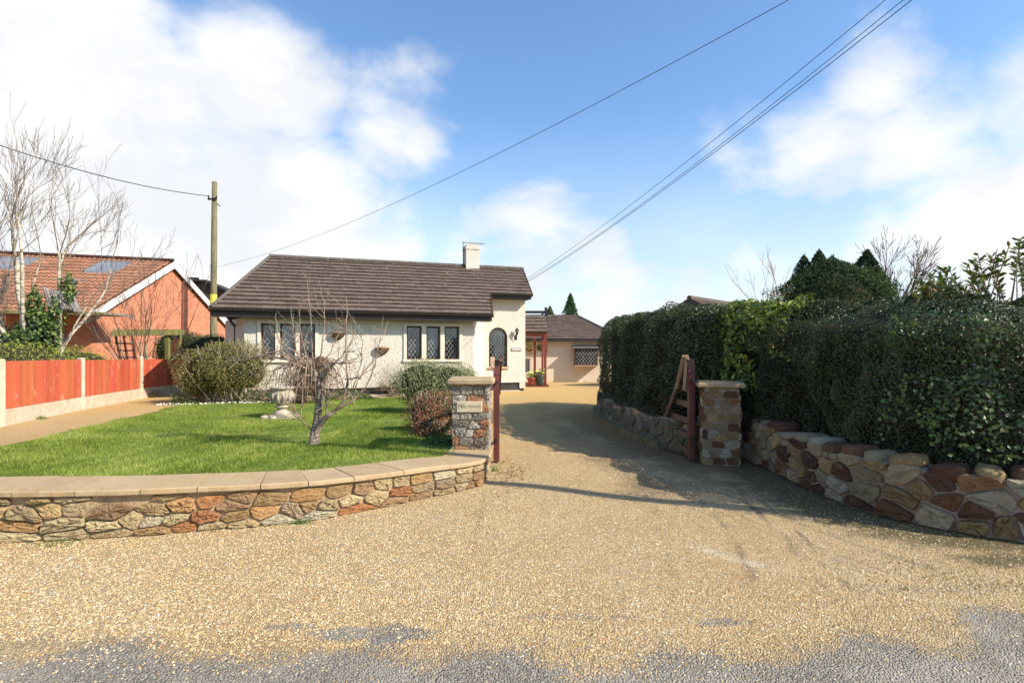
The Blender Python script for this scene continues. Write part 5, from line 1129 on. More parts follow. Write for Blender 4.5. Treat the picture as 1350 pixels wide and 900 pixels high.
# big olive-brown bush by the bungalow corner
D = 13.6
bush('garden_shrub', 'large rounded olive brown shrub at the left corner of the bungalow', 'shrub', [blob(282, 488, D, .80, .8, .68), blob(318, 486, D + .1, .74, .7, .68), blob(300, 480, D, .8, .75, .64), blob(265, 500, D, .5, .6, .5)], 30000, (.022, .05), [(.17, .17, .05), (.26, .22, .06), (.11, .12, .035), (.32, .23, .08), (.15, .13, .045)], M_leaf, GARDEN, .20, .30, .5, .74, 2, 150)
bush('garden_shrub', 'grey green rounded shrub under the right hand triple window', 'shrub', [blob(556, 505, 11.3, .58, .5, .50), blob(590, 508, 11.4, .62, .5, .50), blob(615, 512, 11.6, .30, .4, .42)], 22000, (.02, .045), [(.18, .22, .08), (.28, .30, .14), (.11, .14, .05), (.34, .32, .20)], M_leaf, GARDEN, .18, .3, .5, .76, 3, 90)
bush('garden_shrub', 'reddish brown tipped shrub beside the name stone pillar', 'shrub', [blob(563, 548, 8.6, .32, .35, .40), blob(580, 545, 8.7, .30, .35, .36), blob(572, 572, 8.2, .34, .35, .30)], 18000, (.015, .034), [(.34, .13, .08), (.26, .11, .06), (.16, .12, .05), (.40, .20, .12), (.08, .10, .03)], M_leaf, GARDEN - .03, .2, .3, .55, .74, 4, 90)
bush('ground_ivy', 'low dark green leafy plant at the foot of the name stone pillar', 'plant', [blob(583, 590, 7.5, .28, .3, .18)], 2600, (.03, .06), [(.05, .10, .02), (.09, .15, .03), (.12, .17, .05)], M_leaf, GARDEN - .05, .15, .3, .5, .75, 5)
bush('golden_conifer_hedge', 'low golden green spreading conifer behind the nearest red fence panels', 'hedge', [((-11.3, 10.6, 1.05), (1.3, 1.0, .72)), ((-11.5, 12.6, 1.05), (1.2, 1.2, .76)), ((-11.9, 8.2, 1.0), (1.4, 1.4, .66)), ((-11.4, 14.2, 1.0), (.9, 1.1, .66)), ((-12.6, 9.8, 1.1), (1.3, 1.4, .72))], 36000, (.03, .075), [(.34, .34, .05), (.44, .40, .08), (.20, .24, .04), (.13, .17, .03)], M_leaf, GARDEN, .14, .25, .28, .82, 6)
bush('dark_shrub', 'dark evergreen shrub at the foot of the telegraph pole', 'shrub', [blob(235, 462, 20, .8, .8, .8), blob(262, 462, 20, .9, .8, .6), blob(285, 459, 20, .6, .7, .5)], 9000, (.04, .08), [(.03, .06, .02), (.05, .08, .02), (.08, .10, .03)], M_leaf, .25, .12, .25, .5, .85, 7)
bush('dry_shrub', 'brown leafless hydrangea like bush in front of the left hand windows', 'shrub', [blob(398, 505, 13.3, .5, .4, .45), blob(418, 498, 13.4, .36, .35, .5)], 5000, (.02, .05), [(.20, .12, .07), (.13, .08, .05), (.27, .18, .10)], M_matte, GARDEN, .15, .5, .5, .35, 8, 120, M_twig_dk)
bush('small_hedge_plant', 'scrap of scorched weeds at the foot of the fence beside the path', 'plant', [blob(197, 522, 15.4, .35, .25, .22)], 900, (.02, .06), [(.12, .12, .04), (.2, .14, .07)], M_leaf, GARDEN, .2, .5, .4, .4, 9, 20)
# ground cover strip at the back of the lawn
n = 9000; sx_ = RNG.uniform(s_at(235, .1), s_at(520, .1), n); rr_ = -.25 - RNG.random(n) * .5; P = np.array([W(a, b, GARDEN) for a, b in zip(sx_, rr_)]); P[:, 2] += RNG.random(n) * .14 * (1 + np.sin(sx_ * 3)); V, Fc, Cc = leafquads(P, P * 0 + (0, -.3, 1), (.03, .07), [(.07, .12, .03), (.12, .16, .04), (.16, .15, .07), (.05, .08, .02)])
tag(np_mesh('ground_cover', V, Fc, Cc, M_leaf), 'low mixed ground cover along the back edge of the lawn below the bungalow', 'plants', kind='stuff')
n = 260; sx_ = RNG.uniform(s_at(215, -.5), s_at(420, -.5), n); P = np.array([W(a, -.75 - RNG.random() * .5, GARDEN + .05) for a in sx_]); V, Fc, Cc = leafquads(P, P * 0 + (0, -.6, 1), (.02, .035), [(.8, .78, .7)], .9)
tag(np_mesh('daisies', V, Fc, Cc, M_petal), 'tiny white daisies scattered along the back edge of the lawn', 'flowers', kind='stuff')
# weeds at the wall foot and gateway
def tuft(px, py, n, h, lab, z=None, cols=((.06, .12, .02), (.12, .2, .04), (.2, .25, .08)), sp=.06):
    q_ = G(px, py); X = q_.x + RNG.normal(0, sp, n); Y = q_.y + RNG.normal(0, sp * .6, n); zz_ = q_.z if z is None else z; H = RNG.uniform(*h, n); a = RNG.uniform(0, 6.28, n); ln = RNG.normal(0, .5, (n, 2)) * H[:, None]; dx, dy = np.cos(a) * .004, np.sin(a) * .004; Z = np.full(n, zz_)
    V = np.stack([np.stack([X - dx, Y - dy, Z], -1), np.stack([X + dx, Y + dy, Z], -1), np.stack([X + ln[:, 0], Y + ln[:, 1], Z + H], -1)], 1).reshape(-1, 3); c = np.array(cols)[RNG.integers(0, len(cols), n)]
    o_ = tag(np_mesh('grass_tuft', V, np.arange(n * 3).reshape(-1, 3), c, M_grass, None, (q_.x, q_.y, zz_)), lab, 'weed')
    if sp > .2: o_['kind'] = 'stuff'
tuft(392, 689, 160, (.02, .05), 'small green weed tuft at the foot of the middle of the front wall'); tuft(640, 620, 380, (.03, .09), 'green weeds at the rounded end of the front wall, by the gate foot', sp=.07)
tuft(75, 716, 120, (.01, .035), 'short weeds at the foot of the front wall near the left edge', sp=.12); tuft(52, 552, 140, (.03, .09), 'green tuft at the foot of the fence gravel board')
tuft(1335, 612, 700, (.06, .20), 'bright green grass tuft on top of the rubble wall at the far right', .50, ((.12, .28, .03), (.2, .4, .06), (.25, .42, .1)), .10)
tuft(1272, 760, 260, (.01, .03), 'thin mossy grass on the verge of gravel at lower right', None, ((.1, .12, .02), (.2, .2, .05)), .28)
# fallen leaves by the gate
n = 160; X = RNG.normal(.0, .13, n) + .0; Y = RNG.normal(6.9, .5, n); P = np.stack([X, Y, gz(X, Y) + .012], -1); V, Fc, Cc = leafquads(P, P * 0 + (0, 0, 1), (.025, .05), [(.25, .12, .06), (.35, .2, .1), (.4, .3, .2)], .6, .35); tag(np_mesh('fallen_leaves', V, Fc, Cc, M_matte), 'dry brown leaves on the gravel by the left gate', 'leaves', kind='stuff')

# hedges --------------------------------------------------------------
def hedge(name, label, pts, thick, z0, z1, n, size, cols, mat_, seed, bulge=.1, aspect=.5, rd=(.86, .14), patch=None):
    """pts: plan line of the hedge face (camera/drive side on the right of travel); leaves over face, top, back and ends"""
    P_ = Path(np.array(pts, float)); c0 = P_(P_.L / 2); root = thing(name, (c0[0], c0[1], 0), label, 'hedge'); L = P_.L
    zt_ = (lambda t: z1) if not callable(z1) else z1; zb_ = (lambda t: z0) if not callable(z0) else z0
    rr = np.random.default_rng(seed); per = [1.7, thick, 1.7]
    A = np.array([L * 1.7, L * thick, L * 1.7 * .35, thick * 1.7 * 2]); A /= A.sum(); kind = rr.choice(4, n, p=A); t = rr.random(n) * L; v = rr.random(n); end = rr.integers(0, 2, n)
    X = np.zeros((n, 3)); Nn = np.zeros((n, 3)); pos_ = np.array([P_(q) [:2] for q in np.linspace(0, L, 400)]); dr_ = np.array([P_(q)[2] for q in np.linspace(0, L, 400)]); tt = np.linspace(0, L, 400)
    px_, py_ = np.interp(t, tt, pos_[:, 0]), np.interp(t, tt, pos_[:, 1]); dx, dy = np.interp(t, tt, dr_[:, 0]), np.interp(t, tt, dr_[:, 1]); ox, oy = dy, -dx
    Z1 = np.array([zt_(q) for q in tt]); Z0 = np.array([zb_(q) for q in tt]); z1v, z0v = np.interp(t, tt, Z1), np.interp(t, tt, Z0)
    lump = bulge * (wob(t * 1.0, v * 1.7, 3.2, seed) * .6 + wob(t, v * 1.7, 9, seed + 1) * .35); inn = -rr.random(n) ** 2 * .16; o_ = lump + inn
    f = kind == 0; rd_ = np.clip((v - rd[0]) / (1 - rd[0]), 0, 1) ** 2 * rd[1]; lowin = np.clip((.12 - v) / .12, 0, 1) * .08
    X[f] = np.stack([px_ + ox * (o_ - rd_ - lowin), py_ + oy * (o_ - rd_ - lowin), z0v + v * (z1v - z0v)], -1)[f]; Nn[f] = np.stack([ox, oy, .25 + rd_ * 4], -1)[f]
    f = kind == 1; X[f] = np.stack([px_ - ox * (rd[1] + v * (thick - rd[1])), py_ - oy * (rd[1] + v * (thick - rd[1])), z1v + o_ * .8 - .09 * np.abs(2 * v - 1) ** 3], -1)[f]; Nn[f] = (0, 0, 1)
    f = kind == 2; X[f] = np.stack([px_ - ox * (thick + o_), py_ - oy * (thick + o_), z0v + v * (z1v - z0v)], -1)[f]; Nn[f] = np.stack([-ox, -oy, 0 * ox], -1)[f]
    f = kind == 3; te = end * L; e = rr.random(n); pxe, pye = np.interp(te, tt, pos_[:, 0]), np.interp(te, tt, pos_[:, 1]); dxe, dye = np.interp(te, tt, dr_[:, 0]), np.interp(te, tt, dr_[:, 1]); sg = np.where(end == 1, 1, -1)
    X[f] = np.stack([pxe - dye * e * thick + dxe * sg * o_, pye + dxe * e * thick + dye * sg * o_, np.interp(te, tt, Z0) + v * (np.interp(te, tt, Z1) - np.interp(te, tt, Z0))], -1)[f]; Nn[f] = np.stack([dxe * sg, dye * sg, 0 * sg], -1)[f]
    if patch is not None: kp = patch(t / L, v, kind, X); X, Nn = X[kp], Nn[kp]
    V, Fc, Cc = leafquads(X, Nn, size, cols, aspect, .65); cl_ = wob(X[:, 0] * 1.0 + X[:, 1], X[:, 2], 3, seed + 5); Cc = Cc * (1 + .18 * cl_)[:, None]
    np_mesh('foliage', V, Fc, np.clip(Cc, .004, 1), mat_, root)
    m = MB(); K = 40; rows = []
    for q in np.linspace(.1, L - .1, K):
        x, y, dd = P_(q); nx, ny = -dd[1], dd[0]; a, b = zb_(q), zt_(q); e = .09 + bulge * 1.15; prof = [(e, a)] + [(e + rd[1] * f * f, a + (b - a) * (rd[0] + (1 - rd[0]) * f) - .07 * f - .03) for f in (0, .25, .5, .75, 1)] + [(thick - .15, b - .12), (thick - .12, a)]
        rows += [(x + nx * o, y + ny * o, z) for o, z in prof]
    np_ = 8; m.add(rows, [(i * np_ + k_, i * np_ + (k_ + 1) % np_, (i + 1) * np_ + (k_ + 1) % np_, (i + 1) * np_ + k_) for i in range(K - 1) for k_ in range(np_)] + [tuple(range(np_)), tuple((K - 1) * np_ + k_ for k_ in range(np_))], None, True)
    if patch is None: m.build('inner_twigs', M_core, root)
    return root
GREEN_D = [(.034, .055, .018), (.050, .075, .024), (.078, .10, .03), (.024, .038, .014), (.085, .08, .038)]
# along the drive behind the retaining wall
hp = [LP_(t) for t in np.linspace(.55, LP_.L - .4, 14)]; HPTS = [(p[0] - p[2][1] * .02, p[1] + p[2][0] * .02) for p in hp]; HPTS = [(HPTS[0][0] + .9, HPTS[0][1] + .45)] + HPTS
hedge('privet_hedge', 'tall clipped dark green hedge along the drive, left of the right hand gate', HPTS + [(2.95, 7.95)], 1.3, .40, lambda t: 2.28 - .05 * t / 6, 62000, (.028, .055), GREEN_D, M_gloss, 41, .12, rd=(.86, .22))
# laurel with bigger brighter leaves at the gate pillar
LB = [(2.98, 8.3), (3.05, 7.75), (3.25, 7.35), (3.52, 6.95)]
hedge('laurel_hedge', 'patch of big glossy yellow green laurel leaves above the right gate pillar', LB, 1.2, .75, lambda t: 2.24 + .03 * math.sin(t * 5), 8500, (.08, .13), [(.09, .15, .03), (.15, .21, .035), (.06, .10, .025), (.22, .26, .045), (.32, .34, .07)], M_gloss, 51, .14, .42, (.8, .2), lambda t, v, k, X: (k < 2) & ((v + .35 * wob(t * 2.2, v * 2, 4, 52) > .42) | (k == 1)) & (np.abs(t - .5) < .5 + .2 * wob(v * 3, t, 5, 53)) & (RNG.random(len(t)) < .75))
# main hedge over the roadside wall, round the corner
mh = [RP(t) for t in np.linspace(1.65, RP.L, 26)]; MH = [(3.02, 8.1), (3.30, 7.5), (3.52, 6.95)] + [(p[0] - p[2][1] * .32, p[1] + p[2][0] * .32) for p in mh]
hedge('boundary_hedge', 'dense dark hedge above the rubble wall on the right, catching light on its top', MH, 1.5, .42, lambda t: 2.22 - .06 * min(t, 4.5) + .02 * math.sin(t * 2.3), 230000, (.020, .042), GREEN_D + [(.08, .07, .04), (.06, .10, .02)], M_gloss, 61, .15, rd=(.76, .75))
# ivy with larger leaves spilling over the nearest corner
IV = [(p[0] - p[2][1] * .12, p[1] + p[2][0] * .12) for p in [RP(t) for t in np.linspace(3.2, RP.L - 1.5, 14)]]
ivp = Path(np.array(IV)); n = 4200; t_ = RNG.random(n) ** .9 * ivp.L; vv = RNG.random(n); keep = wob(t_ * 2, vv * 1.5, 4, 71) + .9 * (t_ / ivp.L) > -.1; t_, vv = t_[keep], vv[keep]; q_ = [ivp(a) for a in t_]
P = np.array([(a[0] + a[2][1] * b * 1, a[1] - a[2][0] * b * 1, .64 + c * 1.22) for a, b, c in zip(q_, .02 + .10 * RNG.random(len(t_)) + .10 * wob(t_, vv, 5, 72), vv)]); Nn = np.array([(a[2][1], -a[2][0], .4) for a in q_])
V, Fc, Cc = leafquads(P, Nn, (.03, .052), [(.045, .085, .022), (.065, .115, .028), (.09, .15, .035), (.035, .06, .02), (.09, .11, .045)], .8, .5)
ivr = thing('hedge_ivy', (P[:, 0].mean(), P[:, 1].mean(), .4), 'ivy with larger green leaves climbing over the nearest corner of the right hedge', 'climber'); np_mesh('foliage', V, Fc, Cc, M_gloss, ivr)

# trees ----------------------------------------------------------------
def grow(mb_t, mb_c, p, d, r, L, depth, rnd, cfg, tips=None):
    n = 4 if depth > 1 else 3; pts = [p]; rads = [r]; dirv = Vector(d).normalized(); q_ = Vector(p)
    for i in range(n):
        dirv = (dirv + Vector((rnd.gauss(0, cfg['wig']), rnd.gauss(0, cfg['wig']), rnd.gauss(0, cfg['wig']) + cfg['up'] * (1 if depth < cfg['D'] else .3)))).normalized()
        q_ = q_ + dirv * L / n; pts.append(q_.copy()); rads.append(max(cfg.get('rmin', .003), r * (1 - (1 - cfg['taper']) * (i + 1) / n)))
    tgt = mb_t if depth >= cfg['trunkd'] else mb_c; tgt.tube(pts, rads, 7 if depth >= cfg['trunkd'] else 4 if depth > 0 else 3, cap=False)
    if depth == 0:
        if tips is not None: tips.append((pts[-1], dirv.copy()))
        return
    k = cfg['kids'] + (1 if rnd.random() < .4 else 0)
    for i in range(k):
        f = 1.0 if i == 0 else rnd.uniform(.3, 1.0); idx = min(int(f * n), n); base_ = pts[idx]
        ax = Vector((rnd.gauss(0, 1), rnd.gauss(0, 1), rnd.gauss(0, .5))); ax = (ax - dirv * ax.dot(dirv)).normalized(); sp = cfg['spread'] * (0.35 if i == 0 else 1) * rnd.uniform(.6, 1.3)
        grow(mb_t, mb_c, base_, dirv * math.cos(sp) + ax * math.sin(sp), rads[idx] * (cfg['keep'] if i == 0 else cfg['keep'] * .72), L * cfg['len'] * rnd.uniform(.75, 1.15), depth - 1, rnd, cfg, tips)
def bare_tree(name, label, stems, cfg, seed, mt, mc, group=None, base=None):
    r_ = random.Random(seed); b = base or stems[0][0]; root = thing(name, b, label, 'tree', group); a, c = MB(), MB(); tips = []
    for p, d, r, L in stems: grow(a, c, Vector(p), d, r, L, cfg['D'], r_, cfg, tips)
    a.build('trunk', mt, root); c.build('crown', mc, root); return root, tips
# birch clump with ivy
bp = Vector((-11.6, 13.4, .2)); cfgb = dict(D=7, wig=.10, up=.05, taper=.74, trunkd=5, kids=2, spread=.40, keep=.74, len=.80, rmin=.004)
bt, _ = bare_tree('birch_tree', 'large bare pale barked birch with ivy on its lower trunk behind the fence', [(bp, (.05, 0, 1), .12, 2.15), (bp + Vector((.22, .1, 0)), (.20, -.05, 1), .10, 2.1), (bp + Vector((-.3, 0, 0)), (-.25, .05, 1), .10, 1.9), (bp + Vector((-.55, .2, 0)), (-.5, .1, 1), .08, 1.3)], cfgb, 29, M_bark_bi, M_twig_bi)
V_, F_, C_ = [], [], []; off = 0
for c, rad, n in (((bp.x + .05, bp.y - .1, 1.6), (.42, .35, .95), 1900), ((bp.x + .45, bp.y - .1, 2.1), (.2, .2, .7), 650), ((bp.x + .8, bp.y - .1, 3.1), (.16, .16, .35), 260), ((bp.x - .5, bp.y, 1.7), (.4, .35, .5), 1200), ((bp.x + .0, bp.y - .1, 2.6), (.2, .2, .5), 500)):
    P, Nn = shell(n, c, rad, .2, .25, 5, .45); V, Fc, Cc = leafquads(P, Nn, (.06, .11), [(.05, .10, .02), (.10, .15, .03), (.16, .20, .05), (.03, .06, .015)], .75); V_.append(V); F_.append(Fc + off); C_.append(Cc); off += len(V)
iv = thing('trunk_ivy', bp + Vector((0, -.3, 0)), 'glossy ivy smothering the lower trunk of the birch', 'climber'); np_mesh('foliage', np.concatenate(V_), np.concatenate(F_), np.concatenate(C_), M_gloss, iv)
sp_ = at(190, 480, 16.2); sp_.z = .25; cfgs = dict(D=4, wig=.09, up=.05, taper=.72, trunkd=4, kids=2, spread=.36, keep=.62, len=.76, rmin=.005)
bare_tree('multi_stem_tree', 'slender bare multi stemmed small tree in front of the brick gable', [(sp_ + Vector((dx * .12, 0, 0)), (dx, dy, 1), .035, 1.55) for dx, dy in ((-.62, .1), (-.33, -.1), (-.12, .05), (.08, -.05), (.3, .1), (.55, 0))], cfgs, 23, M_twig_pale, M_twig_dk)
cfgr = dict(D=5, wig=.09, up=.035, taper=.78, trunkd=5, kids=3, spread=.45, keep=.62, len=.70, rmin=.008)
b1 = at(1165, 410, 19); b1.z = .2; bare_tree('bare_tree', 'bare round headed tree behind the right end of the dark conifers', [(b1, (0, 0, 1), .12, 1.9), (b1 + Vector((.1, 0, 1.6)), (.35, 0, 1), .09, 1.5)], cfgr, 31, M_twig_dk, M_twig_dk)
b2 = at(1042, 410, 18); b2.z = .2; bare_tree('bare_tree', 'sparse bare tree at the left edge of the dark conifers', [(b2, (-.12, 0, 1), .07, 1.9), (b2 + Vector((.05, 0, 1.2)), (-.5, 0, 1), .05, 1.4)], dict(cfgr, D=4, trunkd=4, kids=2, spread=.4), 37, M_twig_pale, M_twig_pale)
# bare shrub under the right windows
s1 = G(519, 523); cfgq = dict(D=3, wig=.12, up=.02, taper=.7, trunkd=3, kids=3, spread=.6, keep=.65, len=.62)
bare_tree('bare_shrub', 'fan shaped bare twiggy shrub against the bungalow wall between the windows', [(s1, (math.cos(a) * .9, math.sin(a) * .4, .8 + .4 * random.Random(i).random()), .018, .34) for i, a in enumerate(np.linspace(0, 6.0, 11))], cfgq, 41, M_twig_pale, M_twig_pale)
V_ = []; P, Nn = shell(1800, (s1.x, s1.y, s1.z + .62), (.48, .4, .40), None, .2, 3, .5); V, Fc, Cc = leafquads(P, Nn, (.015, .03), [(.24, .20, .10), (.3, .24, .13), (.18, .17, .07)]); np_mesh('buds', V, Fc, Cc, M_matte, bpy.data.objects['bare_shrub'])

# weeping cherry in the lawn -------------------------------------------
cb = G(413, 587); cr_ = random.Random(5); cher = thing('cherry_tree', cb, 'small bare weeping cherry tree with gnarled trunk in the middle of the lawn', 'tree')
cD = cb.y; c3 = lambda px, py, dd=0.0: at(px, py, cD + dd)
T = MB(); T.tube([cb + Vector((0, 0, -.05)), c3(415, 570), c3(418, 555), c3(420, 535), c3(422, 515), c3(421, 498)], [.080, .058, .052, .048, .047, .05], 12)
T.tube([c3(417, 568), c3(424, 556, -.05), c3(432, 548, -.08), c3(440, 543, -.1)], [.05, .042, .034, .026], 9)
T.tube([c3(420, 500), c3(414, 492), c3(404, 487, .05), c3(396, 492, .1)], [.05, .045, .04, .03], 8); T.tube([c3(421, 500), c3(430, 490, -.05), c3(441, 478, -.1)], [.045, .035, .025], 8); T.lathe([(.05, c3(0, 506).z), (.08, c3(0, 500).z), (.085, c3(0, 493).z), (.05, c3(0, 486).z)], (c3(414, 0).x, cD), 10)
T.build('trunk', M_bark_ch, cher); Cw = MB()
def twig(pts, r0, r1, side=3, dep=.15, ln=.28, up=.0):
    P = [c3(a, b, c) for a, b, c in pts]; Q = []
    for i in range(len(P) - 1):
        for j in range(4): t = j / 4; Q.append(P[i].lerp(P[i + 1], t) + Vector((cr_.gauss(0, .006), cr_.gauss(0, .006), cr_.gauss(0, .006))))
    Q.append(P[-1]); Cw.tube(Q, list(np.linspace(r0, r1, len(Q))), 5, cap=False)
    for _ in range(side):
        i = cr_.randrange(len(Q) // 4, len(Q) - 1); d = (Q[i + 1] - Q[i]).normalized(); ax = Vector((cr_.gauss(0, 1), cr_.gauss(0, .6), cr_.gauss(0, .7) + up)).normalized(); e = (d * .6 + ax * .8).normalized(); l = ln * cr_.uniform(.5, 1.3); rr = r0 + (r1 - r0) * i / len(Q)
        k1 = Q[i] + e * l * .5 + Vector((0, 0, cr_.uniform(-.01, .03))); k2 = Q[i] + e * l + Vector((cr_.gauss(0, .03), 0, .04 + up * .05)); Cw.tube([Q[i], k1, k2], [rr * .6, rr * .45, .002], 4, cap=False)
        for _ in range(2): k3 = k1 + Vector((cr_.gauss(0, .07), cr_.gauss(0, .05), cr_.uniform(.0, .12))); Cw.tube([k1, k3], [.003, .0015], 3, cap=False)
tw = [[(404, 487, 0), (385, 474, .1), (350, 470, .15), (318, 474, .2), (308, 476, .2)], [(404, 488, 0), (380, 478, -.1), (362, 488, -.15), (352, 510, -.2), (345, 528, -.2)], [(410, 490, 0), (392, 470, .1), (368, 466, .1), (352, 480, .2), (340, 505, .2)],
      [(415, 492, 0), (405, 470, -.1), (380, 458, -.2), (360, 470, -.2)], [(420, 496, 0), (402, 494, -.2), (392, 510, -.25), (388, 530, -.25)], [(414, 492, 0), (398, 480, .2), (376, 484, .3), (368, 504, .3)], [(424, 498, 0), (432, 486, -.1), (450, 470, -.2), (464, 450, -.2), (470, 430, -.2)], [(421, 500, 0), (430, 520, -.2), (438, 535, -.2)],
      [(415, 490, 0), (412, 462, 0), (409, 420, .0), (405, 372, .0)], [(420, 494, 0), (424, 462, -.1), (428, 420, -.1), (427, 395, -.1)], [(410, 490, 0), (402, 465, .1), (396, 440, .1), (394, 400, .1)], [(404, 487, 0), (390, 462, 0), (386, 430, 0), (384, 405, 0)], [(398, 488, 0), (374, 470, 0), (366, 440, 0), (364, 412, 0)],
      [(440, 543, -.1), (452, 530, -.15), (458, 500, -.2), (456, 460, -.2), (458, 410, -.2), (456, 392, -.2)], [(440, 543, -.1), (462, 530, -.1), (482, 512, -.1), (492, 488, -.1), (498, 462, -.1), (502, 446, -.1)], [(452, 530, -.15), (468, 505, -.1), (476, 478, 0), (478, 450, 0), (473, 428, 0)], [(456, 500, -.2), (474, 498, -.3), (494, 470, -.3), (506, 458, -.3)],
      [(432, 548, -.08), (430, 525, -.1), (434, 510, -.1), (446, 490, 0), (460, 465, 0)], [(414, 566, 0), (404, 560, -.05), (396, 553, -.1), (399, 520, -.1), (399, 480, -.1)], [(396, 553, -.1), (388, 540, -.15), (383, 528, -.2)], [(441, 478, -.1), (452, 480, .1), (470, 476, .2)], [(430, 490, 0), (444, 500, -.2), (462, 520, -.3), (470, 540, -.3)],
      [(410, 488, 0), (396, 474, -.3), (384, 490, -.4), (378, 512, -.4)], [(418, 492, 0), (430, 475, .3), (442, 452, .4), (448, 430, .4)], [(404, 487, 0), (370, 462, -.1), (335, 470, -.1), (300, 470, 0)]]
for i, pts in enumerate(tw): twig(pts, (.012 if i not in (13, 14, 0) else .02), .004, 9 if i < 8 else 6, up=.4 if i >= 8 else 0)
r2 = random.Random(9)
for i in range(46):     # tangled weeping twigs round the graft
    a = r2.uniform(0, 6.28); rr = r2.uniform(.2, .52); p0 = c3(410, 489); x, y = math.cos(a) * rr, math.sin(a) * rr * .8; Cw.tube([p0 + Vector((x * .15, y * .15, .02)), p0 + Vector((x * .6, y * .6, r2.uniform(.08, .2))), p0 + Vector((x, y, r2.uniform(-.06, .1))), p0 + Vector((x * 1.1, y * 1.1, -r2.uniform(.1, .4)))], [.009, .007, .005, .002], 4, cap=False)
Cw.build('crown', M_twig_ch, cher)
# bird table behind the cherry
bt_ = G(424, 524.5); btab = thing('bird_table', bt_, 'small brown roofed wooden bird table behind the weeping cherry', 'bird table'); z = bt_.z; zr0 = zat(469, bt_.y); m = MB()
m.prism([(bt_.x - .32, bt_.y - .22, zr0 - .22), (bt_.x, bt_.y - .22, zr0), (bt_.x + .32, bt_.y - .22, zr0 - .22), (bt_.x + .30, bt_.y - .22, zr0 - .25), (bt_.x, bt_.y - .22, zr0 - .03), (bt_.x - .30, bt_.y - .22, zr0 - .25)], (0, .44, 0)); m.build('roof', M_trellis, btab)
m = MB(); m.bbox((bt_.x - .2, bt_.y - .18, zr0 - .47), (bt_.x + .2, bt_.y + .18, zr0 - .44), .005); m.build('tray', M_barewood, btab); m = MB(); m.bbox((bt_.x - .035, bt_.y - .035, z - .1), (bt_.x + .035, bt_.y + .035, zr0 - .47), .005)
for sx in (-1, 1): m.box((bt_.x + sx * .17 - .015, bt_.y - .015, zr0 - .44), (bt_.x + sx * .17 + .015, bt_.y + .015, zr0 - .14))
m.build('post', M_trellis, btab)

# conifers ---------------------------------------------------------------
def conifer(px, pytop, D, halfpx, label, n, seed, shoulder=.55, cols=((.018, .04, .022), (.03, .06, .028), (.05, .08, .035), (.07, .085, .03)), size=(.07, .15), zb=.3, group=None, spikes=3):
    """dense evergreen: a broad base under a few ragged spires"""
    rr = np.random.default_rng(seed); x0 = (px - 675) / F * D; zt_ = zat(pytop, D); Rr = halfpx / F * D; H = zt_ - zb; root = thing('conifer_tree', (x0, D, zb), label, 'tree', group)
    h = rr.random(n) ** .85; a = rr.uniform(0, 6.283, n); prof = np.minimum(1, (1 - h) / (1 - shoulder)) ** .8 * np.where(h < .15, .8 + h * 1.3, 1); lump = 1 + .10 * np.sin(a * 5 + h * 9 + seed) + .08 * np.sin(a * 11 - h * 17) + .07 * np.sin(h * 40 + a * 3)
    rad = Rr * prof * lump * (1 - .3 * rr.random(n) ** 2) + .02; P = np.stack([x0 + rad * np.cos(a), D + rad * np.sin(a), zb + h * H + rr.normal(0, .04, n)], -1); Nn = np.stack([np.cos(a), np.sin(a), .9 + 0 * a], -1)
    V, Fc, Cc = leafquads(P, Nn, size, cols, .35, .45); np_mesh('crown', V, Fc, Cc, M_matte, root)
    m = MB(); m.tube([(x0, D, 0), (x0, D, zb + H * .6)], [.14, .04], 7); m.build('trunk', M_twig_dk, root)
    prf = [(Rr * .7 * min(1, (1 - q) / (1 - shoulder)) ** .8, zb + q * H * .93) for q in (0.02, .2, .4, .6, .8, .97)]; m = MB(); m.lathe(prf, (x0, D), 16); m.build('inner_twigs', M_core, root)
CG = 'dark conifers behind the right hedge'
for px, py, D, hw, lb, n_, sh in ((1060, 339, 19.6, 44, 'leftmost dark green conifer spire above the hedge', 7000, .40), (1080, 332, 19.2, 48, 'second dark conifer spire from the left, tallest of the left hand cluster', 8000, .35), (1097, 339, 19.8, 44, 'third dark conifer spire from the left in the cluster above the hedge', 7000, .35), (1116, 349, 19.4, 44, 'short dark conifer in the middle of the cluster above the hedge', 7000, .35), (1143, 332, 18.8, 58, 'pointed dark green conifer at the right end of the cluster', 11000, .30)):
    conifer(px, py, D, hw, lb, n_, int(px), sh, group=CG)
conifer(1096, 343, 18.6, 72, 'broad rounded dark conifer base in front of the spires', 24000, 77, .78, group=CG); conifer(1158, 362, 18.2, 36, 'low green conifer shoulder right of the pointed spire', 5000, 78, .55, ((.03, .07, .02), (.05, .10, .03), (.08, .11, .03)), group=CG)
conifer(752, 388, 42, 27, 'small pointed conifer beyond the rear wing roof', 4200, 5, .02, ((.04, .08, .03), (.06, .11, .04)), (.12, .28)); conifer(725, 405, 46, 18, 'low rounded evergreen top left of the far pointed conifer', 3000, 6, .4, ((.05, .09, .04), (.08, .12, .05)), (.12, .28))

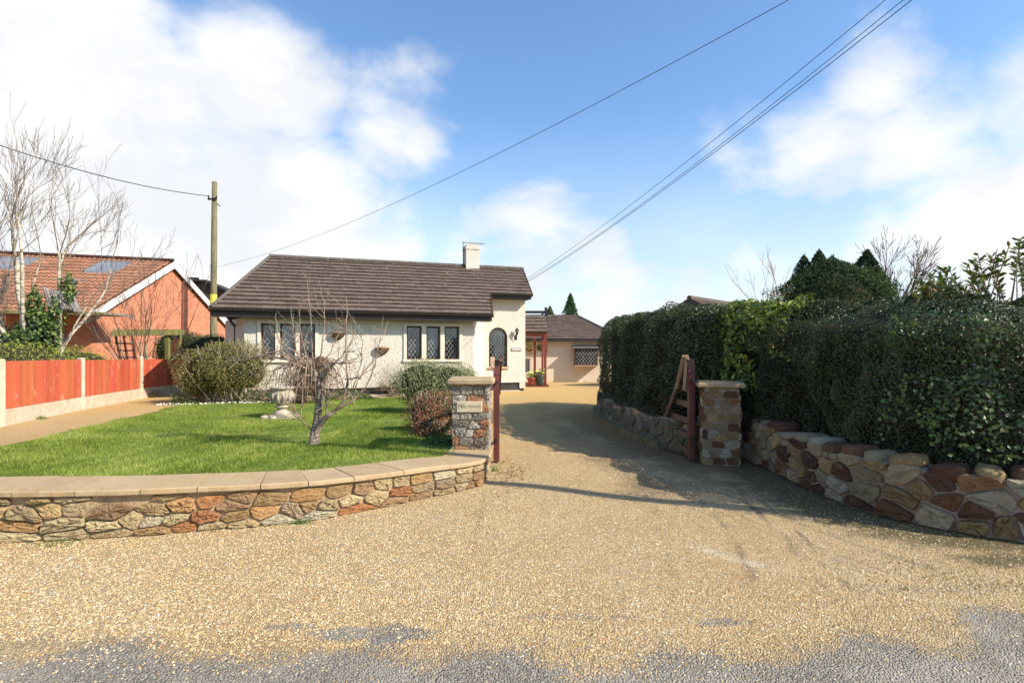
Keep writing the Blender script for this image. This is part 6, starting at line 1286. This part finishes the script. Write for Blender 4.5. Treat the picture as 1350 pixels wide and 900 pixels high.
# big leafed shrub top right -----------------------------------------------
rs = random.Random(21); sb = Vector((5.9, 6.6, .2)); shr = thing('rhododendron_bush', sb, 'tall bush with long upright bronze green leaves rising above the hedge at far right', 'shrub'); St = MB(); LP, LN, LT = [], [], []
for i in range(80):
    px, py = rs.uniform(1205, 1420), 0; top = np.interp(px, [1200, 1240, 1300, 1350, 1420], [375, 345, 335, 300, 285]); py = rs.uniform(top, 412); D = rs.uniform(5.9, 7.4); tip = at(px, py, D); base_ = Vector((sb.x + (tip.x - sb.x) * .55 + rs.uniform(-.2, .2), 6.6, 1.6)); mid = base_.lerp(tip, .55) + Vector((0, 0, -.05)); St.tube([sb.lerp(base_, .9), base_, mid, tip], [.014, .012, .008, .004], 5, cap=False)
    d = (tip - mid).normalized()
    for j in range(17):
        a = rs.uniform(0, 6.28); f = rs.uniform(.0, 1); c = mid.lerp(tip, .35 + .65 * f); u_ = (d * rs.uniform(.2, .9) + Vector((math.cos(a), math.sin(a), rs.uniform(-.2, .5)))).normalized(); LP.append(c + u_ * .05); LT.append(u_)
LP = np.array(LP); LT = np.array(LT); n = len(LP); Nr = RNG.normal(0, .5, (n, 3)) + (0, 0, 1); Nr -= (Nr * LT).sum(1, keepdims=True) * LT; Nr /= np.linalg.norm(Nr, axis=1, keepdims=True); B = np.cross(Nr, LT); s_ = RNG.uniform(.07, .125, (n, 1))
V = np.stack([LP - LT * s_ * .5, LP - LT * s_ * .15 + B * s_ * .17 + Nr * s_ * .05, LP + LT * s_ * .25 + B * s_ * .15 + Nr * s_ * .04, LP + LT * s_ * .5, LP + LT * s_ * .25 - B * s_ * .15 + Nr * s_ * .04, LP - LT * s_ * .15 - B * s_ * .17 + Nr * s_ * .05], 1).reshape(-1, 3)
cc = np.array([(.07, .12, .025), (.12, .16, .03), (.20, .12, .05), (.05, .08, .02), (.15, .19, .05)])[RNG.integers(0, 5, n)] * RNG.uniform(.8, 1.2, (n, 1)); np_mesh('foliage', V, np.arange(6 * n).reshape(-1, 6), cc, M_gloss, shr); St.build('stems', M_twig_ch, shr)
